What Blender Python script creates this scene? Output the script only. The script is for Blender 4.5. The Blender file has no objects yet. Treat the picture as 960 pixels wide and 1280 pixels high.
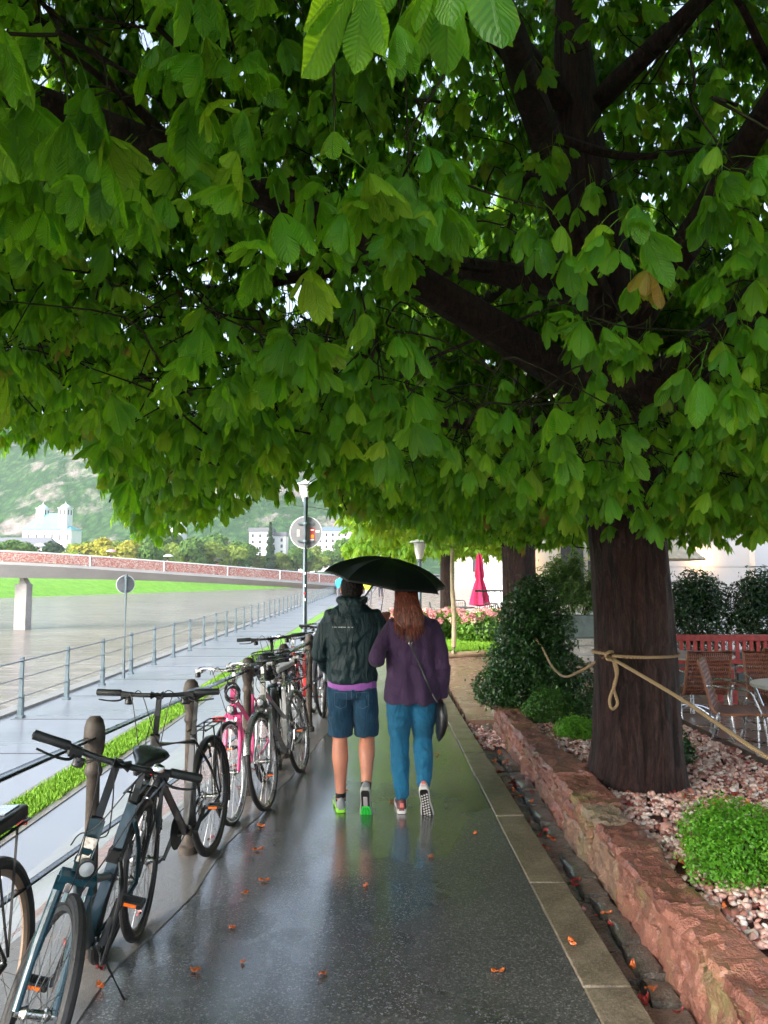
import bpy, bmesh, math, random
import numpy as np
from mathutils import Vector, Matrix, Euler
from mathutils.bvhtree import BVHTree
PI = math.pi
R = math.radians
rnd = random.Random(7)
scene = bpy.context.scene
COL = scene.collection

# ---------------------------------------------------------------- mesh builder
def frame_of(d):
    d = Vector(d).normalized()
    up = Vector((0, 0, 1)) if abs(d.z) < .95 else Vector((1, 0, 0))
    a = d.cross(up).normalized()
    return a, a.cross(d).normalized()

def smoothpath(pts, n=6, closed=False):
    P = [Vector(p) for p in pts]; out = []
    N = len(P)
    rng = range(N if closed else N - 1)
    for i in rng:
        p1, p2 = P[i], P[(i + 1) % N]
        p0 = P[(i - 1) % N] if (closed or i > 0) else p1 * 2 - p2
        p3 = P[(i + 2) % N] if (closed or i + 2 < N) else p2 * 2 - p1
        for k in range(n):
            t = k / n
            out.append(.5 * ((2 * p1) + (p2 - p0) * t + (2 * p0 - 5 * p1 + 4 * p2 - p3) * t * t + (3 * p1 - p0 - 3 * p2 + p3) * t ** 3))
    if not closed: out.append(P[-1])
    return out

class MB:
    def __init__(s): s.v = []; s.f = []; s.mi = []; s.m = 0
    def add(s, vs, fs):
        o = len(s.v); s.v += [tuple(v) for v in vs]
        for f in fs: s.f.append(tuple(i + o for i in f)); s.mi.append(s.m)
        return s
    def box(s, c, d, rot=None, taper=1.0):
        c = Vector(c); hx, hy, hz = d[0] / 2, d[1] / 2, d[2] / 2
        vs = []
        for z in (-hz, hz):
            k = taper if z > 0 else 1
            for x, y in ((-hx, -hy), (hx, -hy), (hx, hy), (-hx, hy)):
                p = Vector((x * k, y * k, z))
                if rot is not None: p = rot @ p
                vs.append(c + p)
        return s.add(vs, [(0, 3, 2, 1), (4, 5, 6, 7), (0, 1, 5, 4), (1, 2, 6, 5), (2, 3, 7, 6), (3, 0, 4, 7)])
    def box2(s, x0, x1, y0, y1, z0, z1):
        return s.box(((x0 + x1) / 2, (y0 + y1) / 2, (z0 + z1) / 2), (x1 - x0, y1 - y0, z1 - z0))
    def tube(s, pts, r, n=8, closed=False, cap=True, flat=1.0, updir=None):
        P = [Vector(p) for p in pts]
        if not hasattr(r, '__len__'): r = [r] * len(P)
        N = len(P); vs = []; prev = None
        for i in range(N):
            if closed: d = P[(i + 1) % N] - P[i - 1]
            else: d = P[min(i + 1, N - 1)] - P[max(i - 1, 0)]
            if d.length < 1e-9: d = Vector((0, 0, 1))
            d.normalize()
            if prev is None:
                a, b = frame_of(d)
                if updir is not None:
                    b = Vector(updir); b = (b - d * b.dot(d)).normalized(); a = d.cross(b)
            else:
                a = prev - d * prev.dot(d)
                if a.length < 1e-6: a, b = frame_of(d)
                a.normalize(); b = a.cross(d) if False else d.cross(a)
            if updir is not None:
                b = Vector(updir); b = (b - d * b.dot(d)); 
                b = b.normalized() if b.length > 1e-6 else frame_of(d)[1]
                a = b.cross(d)
            prev = a
            for k in range(n):
                t = 2 * PI * k / n
                vs.append(P[i] + (a * math.cos(t) + b * math.sin(t) * flat) * r[i])
        fs = []
        for i in range(N if closed else N - 1):
            j = (i + 1) % N
            for k in range(n):
                l = (k + 1) % n
                fs.append((i * n + k, i * n + l, j * n + l, j * n + k))
        if cap and not closed:
            fs.append(tuple(range(n - 1, -1, -1))); fs.append(tuple((N - 1) * n + k for k in range(n)))
        return s.add(vs, fs)
    def cyl(s, a, b, r, n=12, r2=None):
        return s.tube([a, b], [r, r if r2 is None else r2], n)
    def lathe(s, prof, c=(0, 0, 0), n=24, axis=None, cap=True):
        c = Vector(c); vs = []; fs = []
        if axis is None: A, B, Z = Vector((1, 0, 0)), Vector((0, 1, 0)), Vector((0, 0, 1))
        else:
            Z = Vector(axis).normalized(); A, B = frame_of(Z)
        for r, z in prof:
            for k in range(n):
                t = 2 * PI * k / n
                vs.append(c + (A * math.cos(t) + B * math.sin(t)) * r + Z * z)
        for i in range(len(prof) - 1):
            for k in range(n):
                l = (k + 1) % n
                fs.append((i * n + k, i * n + l, (i + 1) * n + l, (i + 1) * n + k))
        if cap:
            fs.append(tuple(range(n - 1, -1, -1))); fs.append(tuple((len(prof) - 1) * n + k for k in range(n)))
        return s.add(vs, fs)
    def ball(s, c, r, n=12, m=8, rot=None):
        if not hasattr(r, '__len__'): r = (r, r, r)
        c = Vector(c); vs = []; fs = []
        for i in range(1, m):
            ph = PI * i / m
            for k in range(n):
                t = 2 * PI * k / n
                p = Vector((math.sin(ph) * math.cos(t) * r[0], math.sin(ph) * math.sin(t) * r[1], math.cos(ph) * r[2]))
                vs.append(c + (rot @ p if rot is not None else p))
        top = Vector((0, 0, r[2])); 
        if rot is not None: top = rot @ top
        vs.append(c + top); vs.append(c - top); T = len(vs) - 2
        for i in range(m - 2):
            for k in range(n):
                l = (k + 1) % n
                fs.append((i * n + k, (i + 1) * n + k, (i + 1) * n + l, i * n + l))
        for k in range(n):
            l = (k + 1) % n
            fs.append((T, k, l)); fs.append((T + 1, (m - 2) * n + l, (m - 2) * n + k))
        return s.add(vs, fs)
    def prism(s, poly, z0, z1, mat=None):
        n = len(poly); vs = [Vector((x, y, z0)) for x, y in poly] + [Vector((x, y, z1)) for x, y in poly]
        if mat is not None: vs = [mat @ v for v in vs]
        return s.add(vs, [tuple(range(n - 1, -1, -1)), tuple(range(n, 2 * n))] + [(k, (k + 1) % n, n + (k + 1) % n, n + k) for k in range(n)])
    def grid(s, fn, nu, nv):
        vs = [fn(i / nu, j / nv) for j in range(nv + 1) for i in range(nu + 1)]
        W = nu + 1
        return s.add(vs, [(j * W + i, j * W + i + 1, (j + 1) * W + i + 1, (j + 1) * W + i) for j in range(nv) for i in range(nu)])
    def loft(s, rings, cap=True, closed=False):
        n = len(rings[0]); vs = [v for r in rings for v in r]; fs = []
        for i in range(len(rings) - 1 + (1 if closed else 0)):
            j = (i + 1) % len(rings)
            for k in range(n):
                l = (k + 1) % n
                fs.append((i * n + k, i * n + l, j * n + l, j * n + k))
        if cap and not closed:
            fs.append(tuple(range(n - 1, -1, -1))); fs.append(tuple((len(rings) - 1) * n + k for k in range(n)))
        return s.add(vs, fs)
    def xf(s, M, i0=0):
        for i in range(i0, len(s.v)): s.v[i] = tuple(M @ Vector(s.v[i]))
        return s

def link(o, parent=None):
    COL.objects.link(o)
    if parent is not None: o.parent = parent
    return o

def obj(name, mb, mats, parent=None, smooth=True, bevel=0, sharp=35):
    me = bpy.data.meshes.new(name)
    me.from_pydata(mb.v, [], mb.f)
    if not isinstance(mats, (list, tuple)): mats = [mats]
    for m in mats: me.materials.append(m)
    if len(mats) > 1: me.polygons.foreach_set('material_index', mb.mi)
    me.update()
    o = link(bpy.data.objects.new(name, me), parent)
    if smooth:
        me.polygons.foreach_set('use_smooth', [True] * len(me.polygons))
        me.set_sharp_from_angle(angle=R(sharp))
    if bevel:
        b = o.modifiers.new('bevel', 'BEVEL'); b.width = bevel; b.segments = 2; b.limit_method = 'ANGLE'; b.angle_limit = R(40)
    return o

def npmesh(name, V, F, mats, parent=None, uv=None, var=None, smooth=True, mi=None):
    """V (n,3), F (m,k) same-size faces"""
    me = bpy.data.meshes.new(name)
    m, k = F.shape
    me.vertices.add(len(V)); me.vertices.foreach_set('co', V.astype(np.float32).ravel())
    me.loops.add(m * k); me.loops.foreach_set('vertex_index', F.astype(np.int32).ravel())
    me.polygons.add(m)
    me.polygons.foreach_set('loop_start', np.arange(0, m * k, k, dtype=np.int32))
    me.polygons.foreach_set('loop_total', np.full(m, k, dtype=np.int32))
    if smooth: me.polygons.foreach_set('use_smooth', np.ones(m, dtype=bool))
    if not isinstance(mats, (list, tuple)): mats = [mats]
    for x in mats: me.materials.append(x)
    if mi is not None: me.polygons.foreach_set('material_index', mi.astype(np.int32))
    if uv is not None:
        l = me.uv_layers.new(name='UVMap'); l.data.foreach_set('uv', uv[F.ravel()].astype(np.float32).ravel())
    if var is not None:
        a = me.attributes.new('var', 'FLOAT', 'POINT'); a.data.foreach_set('value', var.astype(np.float32))
    me.update(calc_edges=True)
    return link(bpy.data.objects.new(name, me), parent)

def thing(name, label, cat, loc=(0, 0, 0), rz=0, group=None):
    o = bpy.data.objects.new(name, None); COL.objects.link(o)
    o.location = loc; o.rotation_euler = (0, 0, rz); o.empty_display_size = .1
    o['label'] = label; o['category'] = cat
    if group: o['group'] = group
    return o
def tag(o, label, cat, group=None, kind=None):
    o['label'] = label; o['category'] = cat
    if group: o['group'] = group
    if kind: o['kind'] = kind
    return o
def struct(o): o['kind'] = 'structure'; return o
def dup(root, loc, rz=None, label=None, scale=None):
    def rec(o, par):
        c = o.copy(); COL.objects.link(c)
        if par is not None: c.parent = par
        for ch in list(o.children): rec(ch, c)
        return c
    c = rec(root, None); c.location = loc
    if rz is not None: c.rotation_euler = (0, 0, rz)
    if scale is not None: c.scale = (scale,) * 3
    if label: c['label'] = label
    return c

def remeshed(name, mb, voxel, mats, parent=None, smooth=4, disp=None):
    """union of overlapping solids -> one continuous smooth surface"""
    me = bpy.data.meshes.new('tmp'); me.from_pydata(mb.v, [], mb.f); me.update()
    o = bpy.data.objects.new('tmp', me); COL.objects.link(o)
    r = o.modifiers.new('r', 'REMESH'); r.mode = 'VOXEL'; r.voxel_size = voxel
    if smooth:
        q = o.modifiers.new('s', 'SMOOTH'); q.iterations = smooth; q.factor = .5
    dg = bpy.context.evaluated_depsgraph_get()
    ev = bpy.data.meshes.new_from_object(o.evaluated_get(dg))
    bpy.data.objects.remove(o)
    ev.name = name; ev.materials.clear()
    if not isinstance(mats, (list, tuple)): mats = [mats]
    for m in mats: ev.materials.append(m)
    if disp is not None:
        n = len(ev.vertices); nor = [Vector(v.normal) for v in ev.vertices]
        for v, nn in zip(ev.vertices, nor): v.co = disp(v.co.copy(), nn)
    ev.polygons.foreach_set('use_smooth', [True] * len(ev.polygons))
    ev.update()
    return link(bpy.data.objects.new(name, ev), parent)

# ---------------------------------------------------------------- materials
class NT:
    def __init__(s, name):
        s.mat = bpy.data.materials.new(name); s.mat.use_nodes = True
        s.t = s.mat.node_tree; s.N = s.t.nodes; s.L = s.t.links
        s.b = s.N['Principled BSDF']; s.out = s.N['Material Output']
        s._co = None
    def n(s, t, **k):
        x = s.N.new(t)
        for a, v in k.items():
            if a.startswith('i_'):
                key = a[2:]; key = int(key) if key.isdigit() else key.replace('_', ' ')
                if hasattr(v, 'is_output') or isinstance(v, bpy.types.NodeSocket): s.L.new(v, x.inputs[key])
                else: x.inputs[key].default_value = v
            else: setattr(x, a, v)
        return x
    def co(s, which='Object'):
        if s._co is None: s._co = s.N.new('ShaderNodeTexCoord')
        return s._co.outputs[which]
    def pos(s): return s.n('ShaderNodeNewGeometry').outputs['Position']
    def noise(s, scale, vec=None, detail=4, rough=.6, dist=0, stretch=None):
        v = vec if vec is not None else s.co()
        if stretch is not None: v = s.n('ShaderNodeMapping', i_Vector=v, i_Scale=stretch).outputs[0]
        return s.n('ShaderNodeTexNoise', i_Vector=v, i_Scale=scale, i_Detail=detail, i_Roughness=rough, i_Distortion=dist).outputs['Fac']
    def voro(s, scale, vec=None, feature='F1', out='Distance', rand=1.0, stretch=None):
        v = vec if vec is not None else s.co()
        if stretch is not None: v = s.n('ShaderNodeMapping', i_Vector=v, i_Scale=stretch).outputs[0]
        x = s.n('ShaderNodeTexVoronoi', feature=feature, i_Vector=v, i_Scale=scale, i_Randomness=rand)
        return x.outputs[out]
    def ramp(s, fac, stops, interp='LINEAR'):
        x = s.n('ShaderNodeValToRGB', i_Fac=fac); e = x.color_ramp.elements; x.color_ramp.interpolation = interp
        while len(e) < len(stops): e.new(.5)
        for el, (p, c) in zip(e, stops):
            el.position = p; el.color = (*c, 1) if hasattr(c, '__len__') else (c, c, c, 1)
        return x.outputs['Color']
    def mix(s, fac, a, b, mode='MIX'):
        x = s.n('ShaderNodeMix', data_type='RGBA', blend_type=mode)
        for k, v in ((0, fac), (6, a), (7, b)):
            if isinstance(v, bpy.types.NodeSocket): s.L.new(v, x.inputs[k])
            elif k == 0: x.inputs[k].default_value = v
            else: x.inputs[k].default_value = (*v, 1) if len(v) == 3 else v
        return x.outputs[2]
    def math(s, op, a, b=0, c=0, clamp=False):
        x = s.n('ShaderNodeMath', operation=op, use_clamp=clamp)
        for k, v in ((0, a), (1, b), (2, c)):
            if isinstance(v, bpy.types.NodeSocket): s.L.new(v, x.inputs[k])
            else: x.inputs[k].default_value = v
        return x.outputs[0]
    def bump(s, h, strength=.3, dist=.01, nrm=None):
        x = s.n('ShaderNodeBump', i_Height=h, i_Strength=strength, i_Distance=dist)
        if nrm is not None: s.L.new(nrm, x.inputs['Normal'])
        return x.outputs[0]
    def set(s, **k):
        for a, v in k.items():
            key = {'color': 'Base Color', 'rough': 'Roughness', 'metal': 'Metallic', 'normal': 'Normal', 'spec': 'Specular IOR Level',
                   'coat': 'Coat Weight', 'coatr': 'Coat Roughness', 'emit': 'Emission Color', 'emits': 'Emission Strength', 'alpha': 'Alpha', 'trans': 'Transmission Weight', 'sheen': 'Sheen Weight', 'ior': 'IOR',
                   'sss': 'Subsurface Weight'}.get(a, a)
            i = s.b.inputs[key]
            if isinstance(v, bpy.types.NodeSocket): s.L.new(v, i)
            elif hasattr(v, '__len__') and len(v) == 3: i.default_value = (*v, 1)
            else: i.default_value = v
        return s

def sc(c, k): return tuple(min(1, x * k) for x in c)
def simple(name, col, rough=.5, metal=0, var=.15, vs=8, bump=0, bs=60, bd=.002, spec=.5, coat=0, sheen=0, col2=None, rv=.1):
    m = NT(name)
    nz = m.noise(vs, detail=5)
    c2 = col2 if col2 is not None else sc(col, 1 + var * 2)
    m.set(color=m.ramp(nz, [(.3, sc(col, 1 - var)), (.72, c2)]), metal=metal, spec=spec, coat=coat, sheen=sheen)
    m.set(rough=m.ramp(m.noise(vs * 2.3), [(.3, max(.03, rough - rv)), (.7, min(1, rough + rv))]))
    if bump: m.set(normal=m.bump(m.noise(bs, detail=6), bump, bd))
    return m.mat
M_WHITEM = simple('white_metal', (.72, .74, .75), .4, var=.06)
# ---------------------------------------------------------------- world, camera, light
w = bpy.data.worlds.new('World'); scene.world = w; w.use_nodes = True
nt = w.node_tree; bg = nt.nodes['Background']
sky = nt.nodes.new('ShaderNodeTexSky'); sky.sky_type = 'NISHITA'; sky.sun_disc = False
SUN_EL, SUN_AZ = R(30), R(-128)      # azimuth measured clockwise from +Y
sky.sun_elevation = SUN_EL; sky.sun_rotation = SUN_AZ; sky.air_density = 1.0; sky.dust_density = 3.0; sky.ozone_density = 1.0
hs = nt.nodes.new('ShaderNodeHueSaturation'); hs.inputs['Saturation'].default_value = .72
nt.links.new(sky.outputs[0], hs.inputs['Color']); nt.links.new(hs.outputs[0], bg.inputs['Color'])
bg.inputs['Strength'].default_value = .15
sl = bpy.data.lights.new('sun', 'SUN'); sl.energy = 1.5; sl.angle = R(34); sl.color = (1, .97, .92)
so = bpy.data.objects.new('sun', sl); COL.objects.link(so)
sd = Vector((math.sin(SUN_AZ) * math.cos(SUN_EL), math.cos(SUN_AZ) * math.cos(SUN_EL), math.sin(SUN_EL)))
so.rotation_euler = (-sd).to_track_quat('-Z', 'Y').to_euler()
cam = bpy.data.cameras.new('camera'); co = bpy.data.objects.new('camera', cam); COL.objects.link(co); scene.camera = co
cam.sensor_fit = 'VERTICAL'; cam.sensor_height = 24; cam.lens = 24 * 960 / 1280
cam.clip_start = .05; cam.clip_end = 4000
co.location = (0, 0, 1.7); co.rotation_euler = (R(90) + math.atan(78 / 960), 0, 0)
scene.view_settings.view_transform = 'Standard'; scene.view_settings.look = 'None'
scene.view_settings.exposure = 2.0; scene.view_settings.gamma = 1
scene.cycles.use_denoising = True; scene.cycles.use_adaptive_sampling = True; scene.cycles.adaptive_threshold = .025
scene.cycles.max_bounces = 5; scene.cycles.diffuse_bounces = 3; scene.cycles.glossy_bounces = 2
scene.cycles.transmission_bounces = 2; scene.cycles.transparent_max_bounces = 4; scene.cycles.volume_bounces = 0
scene.cycles.sample_clamp_indirect = 6
from mathutils import noise as mn
def fbm(p, s=1.0, o=4):
    v = 0; a = 1; q = Vector(p) * s
    for _ in range(o): v += a * mn.noise(q); a *= .5; q = q * 2.03 + Vector((3.1, 1.7, 9.2))
    return v
def rail_x(y): return -1.33 + .105 * (y - 3.6)
# ---- materials
m = NT('wet_asphalt')
P = m.pos()
grain = m.voro(150, P, out='Color'); gsep = m.n('ShaderNodeSeparateColor', i_Color=grain).outputs[0]
fine = m.noise(260, P, detail=3)
big = m.noise(.9, P, detail=4, rough=.55, dist=.4)
worn = m.noise(5, P, detail=6)
base = m.mix(.5, m.ramp(gsep, [(0, (.02, .021, .022)), (.5, (.055, .057, .058)), (.85, (.17, .172, .172)), (1, (.45, .45, .44))]),
             m.ramp(worn, [(.3, (.02, .021, .022)), (.7, (.045, .046, .046))]))
sepx = m.n('ShaderNodeSeparateXYZ', i_Vector=P)
# smooth worn film of water farther on, drier coarse grain near the kerb side
film = m.math('ADD', m.math('MULTIPLY', sepx.outputs[1], .085), m.math('MULTIPLY', big, 1.5))
film = m.math('SUBTRACT', film, m.math('MULTIPLY', m.math('ABSOLUTE', m.math('ADD', sepx.outputs[0], .35)), .22))
wet = m.ramp(film, [(.85, 0), (1.45, 1)])
m.set(color=base, rough=m.ramp(wet, [(0, .4), (1, .26)]), spec=.9, coat=m.ramp(wet, [(0, .6), (1, 1)]), coatr=m.ramp(m.noise(1.6, P, detail=6, rough=.65), [(.38, .2), (.55, .04)]))
bs = m.ramp(wet, [(0, 1), (1, .4)])
h = m.math('ADD', m.math('MULTIPLY', gsep, .5), fine)
bn = m.n('ShaderNodeBump', i_Height=h, i_Strength=bs, i_Distance=.005).outputs[0]
bn = m.bump(m.noise(14, P, detail=5), .12, .02, bn)
m.set(normal=bn)
m.L.new(m.bump(m.math('ADD', m.noise(26, P, detail=5, rough=.7), m.math('MULTIPLY', gsep, .05)), .09, .012), m.b.inputs['Coat Normal'])
m.set(**{'Coat IOR': 1.65}); M_ASPH = m.mat

m = NT('wet_concrete'); P = m.pos()
cs = m.noise(220, P, detail=3); st = m.noise(3, P, detail=6); rust = m.noise(1.7, P, detail=5)
c = m.mix(m.ramp(cs, [(.35, .0), (.65, .6)]), (.09, .088, .085), (.22, .21, .2))
c = m.mix(m.ramp(st, [(.35, 0), (.75, .6)]), c, (.12, .1, .085))
c = m.mix(m.ramp(rust, [(.56, 0), (.75, .55)]), c, (.22, .12, .07))
m.set(color=c, rough=.35, spec=.6, coat=.35, coatr=.12, normal=m.bump(m.math('ADD', cs, m.math('MULTIPLY', m.noise(18, P, detail=6), 2)), .6, .008))
M_CONC = m.mat

m = NT('wet_promenade'); P = m.pos()
cs = m.noise(180, P, detail=3); st = m.noise(.5, P, detail=6, dist=.6, stretch=(.25, 2.2, 1)) 
c = m.mix(m.ramp(cs, [(.35, 0), (.65, 1)]), (.16, .173, .198), (.26, .276, .308))
c = m.mix(m.ramp(st, [(.3, 0), (.8, .5)]), c, (.07, .073, .078))
m.set(color=c, rough=m.ramp(st, [(.35, .45), (.7, .25)]), spec=.5, coat=.4, coatr=.16, normal=m.bump(cs, .35, .003))
M_PROM = m.mat

def stone(name, c1, c2, c3, sc_=6, rough=.4, bumpd=.02, wet=.35, moss=None, rand=0.0):
    m = NT(name); P = m.pos()
    n1 = m.noise(sc_, P, detail=7, rough=.65); n2 = m.noise(sc_ * 9, P, detail=4); n3 = m.noise(90, P, detail=2)
    c = m.ramp(n1, [(.3, c1), (.52, c2), (.72, c3)])
    c = m.mix(m.ramp(n2, [(.35, 0), (.7, .45)]), c, sc(c1, .6))
    c = m.mix(m.ramp(n3, [(.48, 0), (.62, .4)]), c, sc(c3, 1.15)); c = m.mix(m.ramp(m.noise(140, P, detail=2), [(.55, 0), (.68, .5)]), c, sc(c1, .45))
    if moss:
        mm = m.noise(2.6, P, detail=6, rough=.7)
        c = m.mix(m.ramp(mm, [(.52, 0), (.66, .75)]), c, moss)
    if rand:
        at = m.n('ShaderNodeAttribute', attribute_name='var').outputs['Fac']
        c = m.mix(m.ramp(at, [(0, 0), (.45, .1), (.75, rand * .5), (1, rand * 1.3)]), c, (.27, .22, .15))
        c = m.mix(m.ramp(at, [(.2, 0), (.35, .45), (.5, 0)]), c, (.5, .2, .14))
    m.set(color=c, rough=rough, spec=.5, coat=wet, coatr=.15, normal=m.bump(m.math('ADD', m.math('MULTIPLY', n1, 1.5), m.math('ADD', n2, m.math('MULTIPLY', n3, .3))), .8, bumpd))
    return m.mat
M_KERB = stone('wet_granite_kerb', (.075, .06, .042), (.17, .138, .098), (.3, .25, .185), 5, .4, .004, .4)
M_SAND = stone('red_sandstone', (.09, .03, .022), (.25, .08, .055), (.40, .185, .135), 9, .42, .02, .4, moss=(.2, .19, .06), rand=.55)
M_SFACE = M_SAND
M_GUTT = stone('wet_gutter_cobble', (.05, .04, .032), (.11, .095, .08), (.22, .2, .17), 8, .28, .02, .7)

m = NT('reddish_paving'); P = m.pos()
br = m.n('ShaderNodeTexBrick', i_Vector=P, i_Scale=4.0, i_Mortar_Size=.012)
br.inputs['Color1'].default_value = (.30, .17, .115, 1); br.inputs['Color2'].default_value = (.24, .15, .105, 1); br.inputs['Mortar'].default_value = (.12, .09, .07, 1)
n1 = m.noise(2, P, detail=6)
c = m.mix(m.ramp(n1, [(.35, 0), (.7, .5)]), br.outputs[0], (.15, .105, .085))
m.set(color=c, rough=m.ramp(n1, [(.4, .4), (.62, .16)]), spec=.6, coat=.4, coatr=.1, normal=m.bump(m.noise(60, P), .4, .004))
M_PLAZA = m.mat
M_SOIL = simple('soil_and_bark', (.06, .022, .015), .8, var=.5, vs=30, bump=.8, bs=40, bd=.02)

m = NT('river_water'); P = m.pos()
n1 = m.noise(.5, P, detail=5, rough=.55, dist=.6, stretch=(.22, 1, 1)); n2 = m.noise(.05, P, detail=5)
wv = m.noise(1.8, P, detail=4, rough=.6, dist=.4, stretch=(.3, 1, 1))
c = m.ramp(n2, [(.3, (.17, .15, .125)), (.7, (.235, .21, .178))])
c = m.mix(m.ramp(n1, [(.4, .5), (.58, 0)]), c, (.11, .095, .078))
c = m.mix(m.ramp(wv, [(.5, 0), (.72, .5)]), c, (.42, .4, .365))
m.set(color=c, rough=.22, spec=.4, normal=m.bump(m.math('ADD', m.math('MULTIPLY', n1, 1.0), m.math('MULTIPLY', wv, .6)), 1.0, .6))
M_WATER = m.mat

def grassmat(name, a, b):
    m = NT(name); P = m.pos()
    n = m.noise(.5, P, detail=8, rough=.7); at = m.n('ShaderNodeAttribute', attribute_name='var').outputs['Fac']
    c = m.mix(m.ramp(n, [(.35, 0), (.65, 1)]), a, b)
    c = m.mix(m.math('MULTIPLY', at, .5), c, (.24, .34, .04))
    m.set(color=c, rough=.6, spec=.3, normal=m.bump(m.noise(25, P, detail=4), .7, .05))
    return m.mat
M_GRASS = grassmat('bright_grass', (.11, .29, .012), (.19, .42, .025))

# ---- terrain to the horizon and river
g = MB(); g.add([(-1500, -1500, -6), (1500, -1500, -6), (1500, 1500, -6), (-1500, 1500, -6)], [(0, 1, 2, 3)])
struct(obj('terrain', g, simple('earth', (.07, .09, .04), .9, vs=.05), smooth=False))

# our bank line (x, y) at the promenade edge; far bank waterline
near_bank = [(-6.8, -60), (-6.8, 110), (-5.0, 140), (2, 190), (16, 260), (40, 360), (80, 520)]
far_bank = [(-170, -150), (-140, 60), (-94, 189), (-54, 289), (-22, 370), (20, 470), (70, 600)]
g = MB()
g.add([(x, y, -4.05) for x, y in near_bank] + [(x - 12, y, -4.05) for x, y in far_bank],
      [(i, i + 1, 7 + i + 1, 7 + i) for i in range(6)])
struct(obj('river', g, M_WATER, smooth=False))
# far bank: grass slope then a flat terrace
g = MB()
def off(x, d): return x - d
prof = [(3, -4.6), (0, -4.05), (-1.5, -3.4), (-14, .4), (-17, 1.0), (-60, 1.6), (-400, 6)]
vs = []
for d, z in prof: vs += [(x + d, y, z) for x, y in far_bank]
n = len(far_bank)
g.add(vs, [(j * n + i, j * n + i + 1, (j + 1) * n + i + 1, (j + 1) * n + i) for j in range(len(prof) - 1) for i in range(n - 1)])
struct(obj('far_grass_bank', g, M_GRASS, smooth=True))

# ---- river promenade on the lower level, its slope up to the path, embankment wall down to the water
xs = [-6.8, -6.55, -4.10, -4.09, -3.70, -3.69, -3.05]
g = MB()
g.box2(-7.1, -6.78, -20, 110, -6, -.80)      # quay edge stone
struct(obj('quay_edge', g, stone('quay_stone', (.16, .15, .14), (.24, .23, .21), (.33, .31, .29), 3, .45, .01, .3), smooth=False))
g = MB()
ys = [-20 + 1.0 * k for k in range(0, 136)]
vs = []
for y in ys:
    re = rail_x(min(y, 9.5)) - .42
    zz = [(-6.78, -.85), (-3.05, -.85), (re - .25, -.16), (re, -.05), (re + .01, -.06)]
    vs += [(x, y, z) for x, z in zz]
g.add(vs, [(j * 5 + i, j * 5 + i + 1, (j + 1) * 5 + i + 1, (j + 1) * 5 + i) for j in range(len(ys) - 1) for i in range(4)])
struct(obj('promenade', g, M_PROM, smooth=False))
# thin joint kerbs along the grass strip and cross joints of the promenade slabs
g = MB()
g.box2(-3.70, -3.60, -2, 60, -.9, -.838); g.box2(-4.22, -4.12, -2, 60, -.9, -.838)
struct(obj('strip_edging', g, M_KERB, smooth=False))
g = MB()
for k in range(24): g.box2(-6.6, -4.25, 6 + 2.6 * k, 6.03 + 2.6 * k, -.9, -.846)
struct(obj('promenade_joints', g, simple('dark_joint', (.03, .03, .032), .4), smooth=False))
# grass blades of the strip
def blades(name, n, rx, ry, z, h, label, seed=1, zfn=None):
    r = np.random.RandomState(seed)
    # denser near the camera: sample depth with bias
    x = r.uniform(*rx, n); y = ry[0] + (ry[1] - ry[0]) * r.uniform(0, 1, n) ** 1.7
    hh = h * r.uniform(.5, 1.2, n); a = r.uniform(0, 2 * PI, n); wd = .006 * (1 + y / 12)
    zz = np.full(n, z) if zfn is None else zfn(x, y)
    lx, ly = r.normal(0, .35, n) * hh, r.normal(0, .35, n) * hh
    V = np.stack([np.stack([x - np.cos(a) * wd, y - np.sin(a) * wd, zz], 1), np.stack([x + np.cos(a) * wd, y + np.sin(a) * wd, zz], 1),
                  np.stack([x + lx, y + ly, zz + hh], 1)], 1).reshape(-1, 3)
    F = np.arange(3 * n).reshape(-1, 3)
    o = npmesh(name, V, F, M_GRASS, var=np.repeat(r.uniform(0, 1, n), 3), smooth=False)
    tag(o, label, 'grass', kind='stuff'); return o
g = MB(); g.box2(-4.12, -3.70, -2, 60, -.9, -.84)
struct(obj('strip_soil', g, M_GRASS, smooth=False))
blades('grass_strip', 30000, (-4.13, -3.69), (5, 26), -.85, .07, 'narrow strip of bright green grass between the railing and the river promenade', 3)

# ---- upper level base, path, kerb, gutter
g = MB(); g.box2(-1.0, 400, 14, 500, -.8, -.02); g.box2(-1.9, 60, -12, 14, -.8, -.13)
struct(obj('ground', g, M_PLAZA, smooth=False))
# concrete shoulder carrying the rail posts
g = MB()
vs = []
for j in range(0, 61):
    y = -2 + .25 * j; rx = rail_x(y)
    ed = .22 + .07 * mn.noise(Vector((0, y * 1.3, 5))) + .03 * mn.noise(Vector((3, y * 6, 5)))
    vs += [(rx - .42, y, -.13), (rx - .42, y, -.012 + .01 * mn.noise(Vector((0, y * 3, 0)))), (rx - .1, y, .004), (rx + ed, y, .004), (rx + ed + .008, y, -.012)]
g.add(vs, [(j * 5 + i, j * 5 + i + 1, (j + 1) * 5 + i + 1, (j + 1) * 5 + i) for j in range(60) for i in range(4)])
struct(obj('concrete_shoulder', g, M_CONC, smooth=False))
g = MB(); vs = []
for j in range(0, 141):
    y = -4 + .25 * j; rx = rail_x(min(y, 12))
    ed = .235 + .07 * mn.noise(Vector((0, y * 1.3, 5))) + .03 * mn.noise(Vector((3, y * 6, 5)))
    if y > 13: ed = -.25
    row = [rx + ed - .05, rx + ed - .04]
    x1 = .775 + .05 - .016 * (min(y, 10) - 3)
    k = 7; row += [row[-1] + (x1 - row[-1]) * q / k for q in range(1, k + 1)]
    vs += [(x, y, (-.03 if i == 0 else -.002) + (.005 * mn.noise(Vector((x * 1.5, y * 1.2, 0))) if i > 1 else 0)) for i, x in enumerate(row)]
W = 9
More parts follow.
